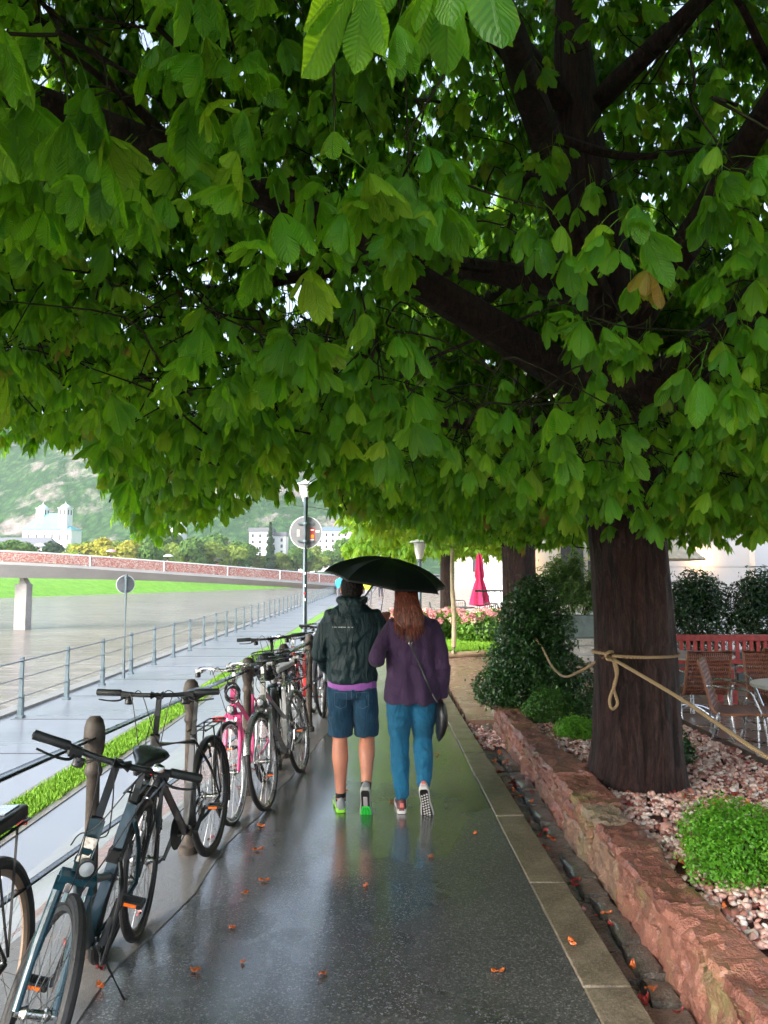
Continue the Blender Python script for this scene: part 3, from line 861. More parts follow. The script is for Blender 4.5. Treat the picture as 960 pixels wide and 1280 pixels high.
def zl2(x, y): return 2.62 + .12 * mn.noise(Vector((x, y, 7))) + .35 * max(0, abs(x - 1.9) - 2.2)
L2 = (2.12, 12.0, 0)
chestnut('second chestnut with dark trunk rising behind the tall dark shrub', L2, [(0, 0, -.1), (0, 0, 1), (-.03, 0, 2.4), (-.1, .1, 4), (0, .2, 6)], [.34, .27, .25, .2, .06],
         [([(2.1, 12, 2.6), (1.0, 11.6, 3.2), (-.5, 11, 3.6)], .1, .02), ([(2.1, 12, 2.8), (3.2, 12.3, 3.4), (4.6, 12.6, 3.6)], .1, .02), ([(2.1, 12, 3.2), (2.0, 10.6, 3.8), (1.8, 9.6, 3.9)], .1, .02), ([(2.1, 12, 3.2), (2.2, 13.5, 3.8), (2.0, 15, 3.7)], .1, .02)],
         2000, (2.7, 12.6), (3.5, 3.9), zl2, 8, M_LEAF2, 5, hi_dist=0, per=(5, 8), density_low=.5)
def zl3(x, y): return 2.6 + .2 * mn.noise(Vector((x, y, 7))) + .3 * max(0, abs(x - 1.5) - 3)
L3 = (1.95, 24, 0)
chestnut('third pale green chestnut with slim brown trunk beyond the hydrangea bed', L3, [(0, 0, -.1), (0, 0, 1), (-.03, 0, 2.4), (-.1, .1, 4), (0, .2, 6)], [.26, .2, .18, .15, .05],
         [([(1.95, 24, 2.6), (.6, 23.6, 3.2), (-1.2, 23, 3.6)], .09, .02), ([(1.95, 24, 2.8), (3.2, 24.3, 3.4), (5, 24.6, 3.6)], .09, .02)],
         1100, (2.5, 24), (3.8, 4.4), zl3, 8, M_LEAF2, 6, hi_dist=0, per=(5, 8), lscale=1.25, twigs=False)

# ---------------------------------------------------------------- bushes
def smallleafmat(name, a, b, tcol, tw=.3, rough=.4, new=None):
    m = NT(name); at = m.n('ShaderNodeAttribute', attribute_name='var').outputs['Fac']
    stops = [(0, a), (.8, b)] + ([(1, new)] if new else [])
    c = m.ramp(at, stops); m.set(color=c, rough=rough, spec=.5)
    tr = m.n('ShaderNodeBsdfTranslucent', i_Color=tcol + (1,)); mx = m.n('ShaderNodeMixShader'); mx.inputs[0].default_value = tw
    m.L.new(m.b.outputs[0], mx.inputs[1]); m.L.new(tr.outputs[0], mx.inputs[2]); m.L.new(mx.outputs[0], m.out.inputs[0]); return m.mat
def bush_np(n, lobes, lf, seed, aspect=.55, fill=.35, up=.4):
    """lobes: (x,y,z,rx,ry,rz)"""
    r = np.random.RandomState(seed); Lb = np.array(lobes); area = (Lb[:, 3] * Lb[:, 5]); k = r.choice(len(Lb), n, p=area / area.sum())
    d = r.normal(0, 1, (n, 3)); d /= np.linalg.norm(d, axis=1)[:, None]
    # sprigs: leaves gather round many small tips so that the outline is tufted
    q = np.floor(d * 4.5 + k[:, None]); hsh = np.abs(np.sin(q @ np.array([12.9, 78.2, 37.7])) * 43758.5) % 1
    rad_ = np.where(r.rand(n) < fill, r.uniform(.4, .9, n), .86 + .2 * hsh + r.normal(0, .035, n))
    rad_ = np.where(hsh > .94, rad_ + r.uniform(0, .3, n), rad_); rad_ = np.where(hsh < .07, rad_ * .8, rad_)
    P = Lb[k, :3] + d * rad_[:, None] * Lb[k, 3:]
    nn = d * .7 + r.normal(0, .55, (n, 3)); nn[:, 2] += up; nn /= np.linalg.norm(nn, axis=1)[:, None]
    t = np.cross(nn, r.normal(0, 1, (n, 3))); t /= np.linalg.norm(t, axis=1)[:, None]; b = np.cross(nn, t)
    s = (lf * r.uniform(.65, 1.25, n))[:, None]
    V = np.stack([P - t * s, P + b * s * aspect + nn * s * .18, P + t * s, P - b * s * aspect + nn * s * .18], 1).reshape(-1, 3)
    V = V.reshape(-1, 4, 3)
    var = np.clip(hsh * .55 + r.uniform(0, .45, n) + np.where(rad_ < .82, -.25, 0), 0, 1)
    kz = P[:, 2] > .01
    V = V[kz].reshape(-1, 3); var = var[kz]
    return V, np.arange(len(V)).reshape(-1, 4), np.repeat(var, 4)
M_STEM = simple('brown_stem', (.06, .035, .02), .8)
def bush(name, label, cat, loc, lobes, n, lf, mat, seed, group=None, aspect=.55, fill=.35, stems=10, up=.4):
    t = thing(name, label, cat, loc, 0, group)
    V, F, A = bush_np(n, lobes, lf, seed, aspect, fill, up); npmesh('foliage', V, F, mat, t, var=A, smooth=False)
    g = MB(); r = random.Random(seed)
    for k in range(stems):
        l = r.choice(lobes); p = Vector((l[0] + r.uniform(-.6, .6) * l[3], l[1] + r.uniform(-.6, .6) * l[4], l[2] + r.uniform(.1, .7) * l[5]))
        s0 = Vector((r.uniform(-.05, .05), r.uniform(-.05, .05), -.04)) + Vector((l[0] * .5, l[1] * .5, 0))
        g.tube(smoothpath([s0, (s0 + p) / 2 + Vector((r.uniform(-.04, .04), r.uniform(-.04, .04), 0)), p], 4), [.008 + .004 * l[5]] * 3 + [.005] * 6, 5, cap=False)
    obj('stems', g, M_STEM, t)
    return t
M_BOX = smallleafmat('boxwood_leaf', (.05, .18, .01), (.14, .4, .03), (.3, .65, .04), .4, .4, (.26, .52, .05))
M_BOXD = smallleafmat('mid_green_leaf', (.02, .08, .008), (.06, .18, .02), (.12, .3, .03), .3, .4, (.13, .26, .03))
M_DARK = smallleafmat('dark_glossy_leaf', (.012, .05, .012), (.035, .11, .025), (.06, .18, .03), .25, .3, (.08, .18, .03))
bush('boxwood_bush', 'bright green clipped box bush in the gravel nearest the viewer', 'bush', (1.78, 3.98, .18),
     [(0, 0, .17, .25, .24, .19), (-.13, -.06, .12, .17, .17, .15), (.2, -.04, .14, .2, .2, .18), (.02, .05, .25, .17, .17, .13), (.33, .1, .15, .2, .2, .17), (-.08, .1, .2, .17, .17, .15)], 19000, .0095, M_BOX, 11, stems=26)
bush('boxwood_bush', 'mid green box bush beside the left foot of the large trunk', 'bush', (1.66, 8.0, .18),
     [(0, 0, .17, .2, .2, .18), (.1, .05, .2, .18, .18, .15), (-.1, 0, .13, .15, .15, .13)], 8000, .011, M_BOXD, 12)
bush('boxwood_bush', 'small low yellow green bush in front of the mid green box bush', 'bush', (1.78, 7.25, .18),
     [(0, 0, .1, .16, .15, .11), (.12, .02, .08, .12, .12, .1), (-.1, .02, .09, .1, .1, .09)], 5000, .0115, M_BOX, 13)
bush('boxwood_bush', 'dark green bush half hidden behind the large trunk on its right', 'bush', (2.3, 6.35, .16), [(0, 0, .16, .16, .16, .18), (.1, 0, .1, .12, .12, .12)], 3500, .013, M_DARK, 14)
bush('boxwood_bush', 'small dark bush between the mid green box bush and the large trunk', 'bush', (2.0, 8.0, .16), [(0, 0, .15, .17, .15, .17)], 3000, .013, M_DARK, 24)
bush('tall_shrub', 'tall dark glossy shrub with broad base at the far end of the sandstone wall', 'shrub', (1.62, 8.75, .1),
     [(-.02, 0, .42, .5, .42, .36), (.38, .05, .38, .42, .38, .32), (-.3, -.05, .34, .33, .3, .24), (.0, 0, .8, .4, .36, .34), (-.02, .05, 1.12, .3, .28, .3), (.1, .05, 1.35, .26, .24, .24), (.28, 0, .95, .26, .24, .34), (.05, 0, .6, .5, .4, .3)], 30000, .024, M_DARK, 15, aspect=.42, stems=26)
# ---------------------------------------------------------------- railing with the stone-coloured posts
M_POST = simple('old_painted_post', (.055, .043, .034), .6, var=.6, vs=14, bump=.5, bs=60, bd=.004)
M_IRON = simple('black_iron', (.012, .014, .016), .28, var=.3, bump=.3, bs=80, bd=.002, coat=.5)
rl = thing('railing', 'dark iron two bar railing on weathered brown posts between the walk and the promenade', 'railing', (-1.33, 3.6, 0))
ysl = [2.3, 3.6, 4.85, 6.1, 7.3, 8.5, 9.75]
for y in ysl:
    x = rail_x(y) + 1.33
    g = MB().lathe([(.07, 0), (.07, .05), (.05, .06), (.046, .1), (.041, .12), (.036, .78), (.045, .79), (.05, .805), (.042, .82), (.038, .85), (.046, .87), (.056, .91), (.06, .955), (.057, 1.0), (.047, 1.03), (.028, 1.048), (.001, 1.052)], (x, y - 3.6, 0), 8, cap=False); g.v = [(x + (a - x) * .85, y - 3.6 + (b - y + 3.6) * .85, c) for a, b, c in g.v]
    obj('post', g, M_POST, rl, sharp=50)
a, b = -1.5, 10.0
for z, r in ((.955, .029), (.5, .022)):
    g = MB().tube([(rail_x(a) + 1.33, a - 3.6, z), (rail_x(b) + 1.33, b - 3.6, z)], r, 10); obj('bar', g, M_IRON, rl)

# ---------------------------------------------------------------- bicycles
M_TYRE = simple('tyre_rubber', (.012, .012, .013), .5, var=.2, bump=.8, bs=120, bd=.003)
M_RIMS = simple('silver_rim', (.42, .43, .44), .3, metal=.8, var=.2); M_RIMB = simple('black_rim', (.02, .02, .022), .35)
M_SPOKE = simple('steel_spoke', (.35, .36, .37), .3, metal=.9); M_CHROME = simple('worn_chrome', (.5, .5, .5), .22, metal=1, var=.2, vs=20)
M_RUB = simple('black_rubber_grip', (.014, .016, .017), .5, bump=.7, bs=160, bd=.002); M_BLKP = simple('black_plastic', (.010, .011, .012), .4, coat=.1)
M_SADDLE = simple('black_saddle', (.010, .011, .013), .32, coat=.25); M_CABLE = simple('black_cable', (.01, .01, .011), .4)
M_ORANGE = simple('orange_reflector', (.75, .14, .01), .25, coat=.5); M_REDR = simple('red_reflector', (.55, .02, .01), .25, coat=.5)
M_LENS = simple('lamp_lens', (.35, .38, .4), .1, coat=1)
RW = .345
def wheel(par, name, c, tyre_r=.019, rim=M_RIMS, tyre=M_TYRE, steer=None, side=None, white=False, hub=M_CHROME, tmat=None):
    t = bpy.data.objects.new(name, None); COL.objects.link(t); t.parent = par; t.empty_display_size = .1
    N = 56
    def ring(r, y=0): return [Vector((c[0] + r * math.cos(a), y, c[2] + r * math.sin(a))) for a in np.linspace(0, 2 * PI, N, endpoint=False)]
    def T(g):
        if steer is not None: g.xf(steer)
        return g
    obj('tyre', T(MB().tube(ring(RW - tyre_r), tyre_r, 10, closed=True, updir=(0, 1, 0))), tyre, t)
    g = MB(); pr = [(RW - 2 * tyre_r - .012, .011), (RW - 2 * tyre_r + .003, .014), (RW - 2 * tyre_r + .003, -.014), (RW - 2 * tyre_r - .012, -.011), (RW - 2 * tyre_r - .02, 0)]
    g.loft([[Vector((c[0] + q * math.cos(a), y, c[2] + q * math.sin(a))) for q, y in pr] for a in np.linspace(0, 2 * PI, N, endpoint=False)], closed=True)
    obj('rim', T(g), rim, t)
    if white:
        g = MB()
        for s in (1, -1): g.tube(ring(RW - 1.6 * tyre_r, s * tyre_r * .82), .0042, 5, closed=True)
        obj('whitewall', T(g), M_WHITEM, t)
    g = MB(); rr = RW - 2 * tyre_r - .015; hr = .022
    for k in range(32):
        a = 2 * PI * k / 32; s = 1 if k % 2 else -1; b = a + (.9 if (k // 2) % 2 else -.9)
        g.tube([(c[0] + hr * math.cos(b), .028 * s, c[2] + hr * math.sin(b)), (c[0] + rr * math.cos(a), .003 * s, c[2] + rr * math.sin(a))], .0013, 3, cap=False)
    obj('spokes', T(g), M_SPOKE, t)
    g = MB().lathe([(.006, -.062), (.012, -.06), (.012, -.05), (.024, -.034), (.024, -.028), (.014, -.024), (.014, .024), (.024, .028), (.024, .034), (.012, .05), (.012, .06), (.006, .062)], c, 14, (0, 1, 0))
    obj('hub', T(g), hub, t)
    return t
def bicycle(label, rear, heading, lean, frame=(.02, .02, .022), style='diamond', bars='flat', steer=0, fender=None, rack=False, basket=None, light=True, saddle=M_SADDLE, tyre_r=.019,
            rim=M_RIMS, sad_z=.93, bar_z=1.06, pedal_a=.6, white=False, kick=False, ft=.016, bag=None, reflect=True, coil=False, metal=.2, fork_col=None, tyre=M_TYRE, lights_led=False, seatpost=None, extra=None, rimlab=None):
    t = thing('bicycle', label, 'bicycle', (rear[0], rear[1], rear[2] if len(rear) > 2 else 0), 0, 'bicycles parked along the railing')
    t.rotation_euler = (lean, 0, heading)
    # local origin = rear contact; x forward
    RH = Vector((0, 0, RW)); BB = Vector((.45, 0, .275)); FH = Vector((1.07, 0, RW)); ST = Vector((.275, 0, .76)); HD = Vector((-.33, 0, .944))
    HB = FH + Vector((-.05, 0, 0)) + HD * .40; HT = HB + HD * .15
    FM_ = NT('bicycle_paint'); nz = FM_.noise(30); FM_.set(color=FM_.ramp(nz, [(.35, sc(frame, .75)), (.7, sc(frame, 1.15))]), rough=.28, metal=metal, coat=.6, coatr=.08); FM_ = FM_.mat
    FK = FM_ if fork_col is None else simple('fork_paint', fork_col, .3, coat=.4)
    S4 = Matrix.Translation(HB) @ Matrix.Rotation(steer, 4, HD) @ Matrix.Translation(-HB)
    g = MB()
    g.cyl(HB - HD * .01, HT + HD * .01, ft * 1.45, 14)
    if style == 'diamond':
        g.cyl(HT - HD * .03, ST + Vector((0, 0, -.03)), ft * 1.05, 12); g.cyl(HB + HD * .03, BB, ft * 1.3, 12)
    elif style == 'step':
        g.tube(smoothpath([HB + HD * .03, BB + (HB - BB) * .5 + Vector((0, 0, -.02)), BB], 5), ft * 1.7, 14); g.tube(smoothpath([HB + HD * .1, Vector((.68, 0, .62)), Vector((.375, 0, .5))], 6), ft * .9, 10)
    elif style == 'mixte':
        g.cyl(HB + HD * .03, BB, ft * 1.2, 12); g.cyl(HT - HD * .04, Vector((.35, 0, .53)), ft * .95, 12)
    g.cyl(BB, ST, ft * 1.12, 12); g.cyl(BB - Vector((0, .035, 0)), BB + Vector((0, .035, 0)), .024, 14)
    for s in (1, -1):
        g.tube(smoothpath([BB + Vector((-.03, .02 * s, 0)), Vector((.22, .045 * s, .30)), RH + Vector((.01, .062 * s, 0))], 5), ft * .62, 8)
        g.tube(smoothpath([ST + Vector((-.01, .016 * s, -.04)), Vector((.13, .05 * s, .55)), RH + Vector((.01, .062 * s, .01))], 5), ft * .52, 8)
    obj('frame', g, FM_, t)
    # fork
    g = MB(); cr = FH + Vector((-.05, 0, 0)) + HD * .375
    g.cyl(HB + HD * .0, HB - HD * .02, ft * 1.4, 12); g.box(HB - HD * .028, (.04, .12, .03), Matrix.Rotation(R(19), 3, 'Y'))
    for s in (1, -1): g.tube(smoothpath([HB - HD * .03 + Vector((0, .05 * s, 0)), FH + Vector((-.045, .055 * s, 0)) + HD * .16, FH + Vector((0, .06 * s, 0))], 5), [ft * .95] * 6 + [ft * .7] * 5, 10)
    obj('fork', g.xf(S4), FK, t)
    wheel(t, 'wheel', RH, tyre_r, rim, tyre, white=white); wheel(t, 'wheel', FH, tyre_r, rim, tyre, steer=S4, white=white)
    # stem and bars
    top = HT + HD * ((bar_z - HT.z) / .944); bc = top + Vector((.06, 0, .0))
    g = MB().cyl(HT, top, .0145, 12).tube([top - HD * .02, bc], .015, 10).cyl(bc - Vector((0, .03, 0)), bc + Vector((0, .03, 0)), .021, 12).cyl(HT, HT + HD * .02, .024, 12)
    obj('stem', g.xf(S4), M_CHROME if bars == 'swept' else M_BLKP, t)
    if bars == 'flat': bp = [(0, -.31, .012), (-.01, -.2, .01), (.0, -.1, 0), (0, 0, 0), (0, .1, 0), (-.01, .2, .01), (0, .31, .012)]; bp = [Vector((-abs(y) * .12, y, z)) for x, y, z in bp]
    else: bp = [Vector(v) for v in ((-.22, -.28, .0), (-.1, -.27, .012), (0, -.17, .02), (.015, -.06, 0), (.015, .06, 0), (0, .17, .02), (-.1, .27, .012), (-.22, .28, 0))]
    bp = [bc + v for v in bp]; hb_ = obj('handlebar', MB().tube(smoothpath(bp, 5), .0115, 10).xf(S4), M_BLKP if bars == 'flat' else M_CHROME, t)
    for s in (0, 1):
        e, e2 = (bp[0], bp[1]) if s == 0 else (bp[-1], bp[-2]); d = (e2 - e).normalized()
        obj('grip', MB().tube([e - d * .004, e, e + d * .06, e + d * .12, e + d * .125], [.012, .0175, .0165, .0175, .014], 12).xf(S4), M_RUB, hb_)
        g = MB(); p0 = e + d * .15; fw = Vector((1, 0, 0)) if bars == 'flat' else Vector((.2, -1 if s else 1, 0)) * -.6 + Vector((.3, 0, 0))
        g.box(p0 + Vector((.0, 0, -.012)), (.04, .045, .032)); g.tube(smoothpath([p0 + Vector((.01, 0, -.015)), p0 + fw * .045 + Vector((0, 0, -.03)) - d * .02, p0 + fw * .05 - d * .07 + Vector((0, 0, -.034)), p0 + fw * .04 - d * .13 + Vector((0, 0, -.03))], 4), [.007] * 8 + [.0055] * 5, 7, flat=.6)
        obj('brake_lever', g.xf(S4), M_BLKP if bars == 'flat' else M_CHROME, hb_)
        g = MB().lathe([(.016, 0), (.02, .003), (.02, .03), (.014, .034)], p0 + d * .02 + Vector((0.012, 0, -.022)), 12, (.3, 0, -1)); obj('shifter', g.xf(S4), M_BLKP, hb_)
    g = MB()
    for s, y0 in ((1, .15), (-1, -.15)):
        a = bc + Vector((.03, y0, -.02))
        g.tube(smoothpath([a, a + Vector((.09, -s * .05, .03)), HT + Vector((.13, s * .05, -.02)), HB + Vector((.06, s * .02, -.04)), HB + Vector((.02, s * .03, -.08))], 7), .0025, 5)
        g.tube(smoothpath([a + Vector((0, -s * .02, 0)), a + Vector((.07, -s * .09, .05)), HT + Vector((.1, -s * .02, .03)), HT + Vector((-.02, -s * .035, -.06)), HT + Vector((-.12, -s * .02, -.14))], 7), .0025, 5)
    obj('cables', g.xf(S4), M_CABLE, t)
    # saddle
    sp = ST + Vector((-.01 - (sad_z - ST.z) * .3, 0, sad_z - ST.z))
    sd_ = obj('seatpost', MB().cyl(ST - Vector((0, 0, .02)), sp - Vector((0, 0, .03)), .0135, 12).lathe([(.02, -.012), (.02, .012)], ST, 12), seatpost or M_CHROME, t)
    rings = []
    for u, w_, z in ((-.135, .03, .015), (-.125, .07, .02), (-.09, .083, .022), (-.04, .07, .014), (.02, .04, .006), (.08, .024, .004), (.125, .02, .002), (.14, .01, -.004)):
        ring = []
        for k in range(14):
            a = 2 * PI * k / 14; y = w_ * math.cos(a); zz = .016 * math.sin(a)
            if math.sin(a) > 0: zz = .02 * math.sin(a) - (.007 * math.exp(-(y / .012) ** 2))
            else: zz = .034 * math.sin(a) * (.5 + .5 * abs(math.cos(a)))
            ring.append(sp + Vector((u + .02, y, z + zz)))
        rings.append(ring)
    obj('saddle', MB().loft(rings), saddle, t, sharp=70)
    # drivetrain
    cs = MB().lathe([(.004, 0), (.02, -.004), (.088, -.002), (.092, .0), (.088, .003), (.02, .006), (.004, .006)], BB + Vector((0, -.05, 0)), 30, (0, 1, 0), cap=False)
    ck = obj('chainring', cs, M_BLKP if metal < .9 else M_CHROME, t, sharp=20)
    for s in (1, -1):
        a = pedal_a + (PI if s > 0 else 0); e = BB + Vector((.17 * math.cos(a), .072 * s, .17 * math.sin(a)))
        obj('crank_arm', MB().tube([BB + Vector((0, .06 * s, 0)), e], [.014, .01], 8), M_BLKP if metal < .9 else M_CHROME, ck)
        g = MB()
        for dx in (-.03, .03): g.box(e + Vector((dx, .055 * s, 0)), (.012, .085, .02))
        for dy in (.015, .097): g.box(e + Vector((0, dy * s, 0)), (.066, .012, .018))
        g.cyl(e, e + Vector((0, .095 * s, 0)), .006, 8)
        pd = obj('pedal', g, M_BLKP, ck, smooth=False, bevel=.002)
        if reflect:
            for q in (.038, -.038): obj('reflector', MB().box(e + Vector((q, .055 * s, 0)), (.004, .05, .012)), M_ORANGE, ck, smooth=False)
    ch_ = [BB + Vector((0, -.05, .09)), RH + Vector((0, -.045, .03)), RH + Vector((-.03, -.045, 0)), RH + Vector((0, -.045, -.03)), BB + Vector((0, -.05, -.09))]
    obj('chain', MB().tube(ch_, .004, 5, flat=1.4), M_IRON, t)
    obj('derailleur', MB().box(RH + Vector((.01, -.06, -.07)), (.03, .02, .09)).lathe([(.018, -.006), (.018, .006)], RH + Vector((.02, -.05, -.12)), 12, (0, 1, 0)), M_BLKP, t)
    # rim brakes
    for s in (1, -1):
        obj('brake', MB().tube([HB - HD * .035 + Vector((.035, .03 * s, 0)), HB - HD * .09 + Vector((.04, .03 * s, 0))], .008, 7).xf(S4), M_CHROME, t)
        obj('brake', MB().tube([Vector((.1, .045 * s, .60)), Vector((.085, .032 * s, .68))], .007, 6), M_CHROME, t)
    if fender is not None:
        fm = fender
        for c, a0, a1, S_ in ((RH, R(-10), R(200), None), (FH, R(20), R(175), S4)):
            g = MB(); rings = []
            for a in np.linspace(a0, a1, 30):
                rad = RW + .016; o_ = Vector((c.x + rad * math.cos(a), 0, c.z + rad * math.sin(a))); n_ = Vector((math.cos(a), 0, math.sin(a)))
                rings.append([o_ + Vector((0, y, 0)) - n_ * dz for y, dz in ((-.026, .014), (-.016, .003), (0, 0), (.016, .003), (.026, .014), (.025, .016), (0, .003), (-.025, .016))])
            g.loft(rings)
            if S_ is not None: g.xf(S_)
            fo = obj('mudguard', g, fm, t)
            g = MB(); aa = a1 - .15
            for s in (1, -1): g.cyl(c + Vector((0, .062 * s, 0)), Vector((c.x + (RW + .01) * math.cos(aa), .026 * s, c.z + (RW + .01) * math.sin(aa))), .0025, 5)
            if S_ is not None: g.xf(S_)
            obj('stay', g, M_CHROME, fo)
    if rack:
        g = MB(); z = .775
        for y in (-.055, 0, .055): g.tube([(-.2, y, z), (.21, y, z)], .0055, 7)
        for x in (-.2, -.08, .05, .18): g.tube([(x, -.055, z), (x, .055, z)], .0055, 7)
        for s in (1, -1): g.tube([(-.1, .055 * s, z), (.0, .068 * s, RW + .02)], .005, 6); g.tube([(.06, .055 * s, z), (.0, .068 * s, RW + .02)], .005, 6)
        rk = obj('rack', g, M_BLKP if metal < .9 else M_CHROME, t)
        if reflect: obj('rear_reflector', MB().box((-.215, 0, z - .01), (.012, .08, .035)), M_REDR, rk, bevel=.003)
        if rack == 'pack':
            obj('battery', MB().box((-.02, 0, z + .035), (.34, .12, .05)), M_BLKP, rk, bevel=.012); obj('display', MB().box((-.1, 0, z + .0625), (.12, .07, .004)), simple('grey_display', (.25, .28, .3), .2, coat=1), rk)
    if basket is not None:
        # wire basket: over the rack or ahead of the bars
        bx, bz = (-.03, .80) if basket == 'rear' else (1.08, .80)
        g = MB(); n = 20
        def rg(k, rx, ry, z): return [Vector((bx + rx * math.copysign(abs(math.cos(a)) ** .6, math.cos(a)), ry * math.copysign(abs(math.sin(a)) ** .6, math.sin(a)), z)) for a in np.linspace(0, 2 * PI, k, endpoint=False)]
        for q in range(7): g.tube(rg(32, .13 + .035 * q / 6, .125 + .045 * q / 6, bz + .22 * q / 6), .0022 if q not in (0, 6) else .005, 5, closed=True)
        lo, hi = rg(40, .13, .125, bz), rg(40, .165, .17, bz + .22)
        for a_, b_ in zip(lo, hi): g.cyl(a_, b_, .0018, 4)
        for q in range(-4, 5): g.cyl((bx - .13, q * .028, bz), (bx + .13, q * .028, bz), .0018, 4)
        g = g.xf(S4) if basket == 'front' else g
        obj('basket', g, M_IRON, t)
        if bag: obj('bag', MB().ball((bx, 0, bz + .1), (.11, .11, .13), 16, 10), bag, t)
    if light:
        L0 = HB + Vector((.06, 0, .03)) if not lights_led else bc + Vector((.05, 0, .0))
        g = MB().lathe([(.012, -.045), (.024, -.03), (.029, 0), (.03, .008), (.026, .009)], L0, 18, (1, 0, .05)).box(L0 + Vector((-.03, 0, -.02)), (.03, .02, .05))
        hl = obj('headlight', g.xf(S4), M_BLKP, t)
        obj('lens', MB().lathe([(.001, .016), (.014, .014), (.026, .008)], L0, 18, (1, 0, .05), cap=False).xf(S4), M_LENS, hl)
    if kick:
        obj('kickstand', MB().tube([BB + Vector((-.06, .03, -.03)), BB + Vector((-.10, .22, -.29 + kick))], [.011, .008], 8).ball(BB + Vector((-.10, .22, -.29 + kick)), .013, 8, 6), M_BLKP, t)
    if coil:
        P = []
        for k in range(90):
            a = k * .36; P.append(HT + Vector((.09 + .025 * math.sin(a * .21), .05 * math.cos(a) + .015, -.02 + .055 * math.sin(a) + .02 * math.sin(k * .07))) + Vector((k * .0006 - .02, 0, .02)))
        obj('coil_lock', MB().tube(P, .006, 7), M_IRON, t)
    if extra: extra(t, dict(HB=HB, HT=HT, BB=BB, ST=ST, bc=bc, S4=S4, RH=RH, FH=FH, sp=sp))
    return t
H = R(-90)
# leftmost, mostly outside the frame
bicycle('dark bicycle cut off by the left picture edge, black carrier box on its rack', (-1.37, 2.80), H + .02, R(2), (.02, .02, .02), 'diamond', rack='pack', rim=simple('brown_rim', (.2, .14, .1), .4), tyre_r=.024, fender=None, bars='swept', pedal_a=2.0, sad_z=.9)
# blue trekking bike
def ex_blue(t, K):
    HT, HB, BB, S4 = K['HT'], K['HB'], K['BB'], K['S4']
    HD = (HT - HB).normalized()
    g = MB().tube([HB + HD * .02, HB + HD * .1], [.0252, .0252], 14); obj('frame_label', g, simple('pale_label', (.55, .5, .44), .5, var=.4, vs=70), t)
    mid = K['ST'] * .62 + BB * .38
    g = MB().box(mid + Vector((.0, 0, 0)), (.06, .05, .05)).tube(smoothpath([mid + Vector((.03, .03, 0)), mid + Vector((.16, .09, -.08)), mid + Vector((.2, .1, -.3)), mid + Vector((.08, .07, -.36)), mid + Vector((-.04, .05, -.3))], 8), .009, 8)
    obj('lock', g, M_BLKP, t)
    bc = K['bc']; obj('bell', MB().lathe([(.024, 0), (.024, .006), (.018, .018), (.001, .024)], bc + Vector((.01, .13, .016)), 16).xf(S4), M_CHROME, t)
bicycle('blue trekking bicycle nearest the viewer, on its kickstand', (-1.26, 3.58), H + .06, R(-14), (.006, .032, .046), 'step', steer=R(26), tyre_r=.021, rim=M_RIMB, pedal_a=R(-75), sad_z=.93, bar_z=1.07, kick=.02,
        ft=.019, fork_col=(.012, .055, .078), metal=.35, extra=ex_blue, reflect=True, seatpost=M_BLKP, rack=True)
bicycle('slim black city bicycle parked second, front wheel pointing at the viewer', (-1.05, 4.84), H - .09, R(3), (.012, .013, .015), 'diamond', steer=R(10), rim=M_RIMB, fender=M_BLKP, pedal_a=R(-35), sad_z=.98, bar_z=1.08, rack=True, seatpost=M_BLKP)
M_SILV = simple('silver_mudguard', (.4, .41, .42), .3, metal=.85)
bicycle('pink bicycle with white walled tyres and a black coiled lock on its handlebar', (-.97, 6.47), H - .05, R(5), (.85, .11, .3), 'mixte', bars='swept', steer=R(-4), white=True, coil=True, bar_z=1.02, metal=.05, fork_col=(.8, .1, .28), sad_z=.9, lights_led=False, pedal_a=.9, ft=.0165, tyre_r=.018, fender=None)
bicycle('silver grey bicycle with pale saddle and a wire basket over its rear wheel', (-.70, 6.78), H - .13, R(8), (.45, .46, .47), 'mixte', bars='swept', steer=0, fender=M_SILV, basket='rear', saddle=simple('pale_grey_saddle', (.42, .42, .42), .5), metal=.9, pedal_a=R(-60), sad_z=.92, bar_z=1.03, rack=True)
bicycle('dark green black bicycle behind the silver one, flat handlebar just over the railing', (-.86, 7.95), H - .04, R(8), (.012, .03, .03), 'diamond', steer=.15, fender=M_BLKP, tyre_r=.023, rim=M_RIMB, pedal_a=.5, bar_z=1.12, bag=M_BLKP, basket='front')
bicycle('old bicycle with red frame and clear round front lamp in the farther group', (-.86, 9.65), H - .1, R(6), (.5, .03, .03), 'mixte', bars='swept', steer=-.05, fender=M_BLKP, rim=M_RIMS, bar_z=1.0, pedal_a=.3)
bicycle('black bicycle with a blue saddle cover beside the man', (-.72, 9.35), PI / 2 - .1, R(-7), (.03, .035, .04), 'diamond', bars='swept', fender=M_BLKP, saddle=simple('blue_saddle_cover', (.02, .1, .32), .3, coat=.5), rack=True, pedal_a=R(-20), sad_z=.95, basket='front')
bicycle('grey bicycle at the far end of the railing just past the man', (-.55, 10.35), H - .15, R(4), (.2, .2, .22), 'diamond', bars='flat', steer=.3, fender=M_SILV, bar_z=1.05, pedal_a=.9)
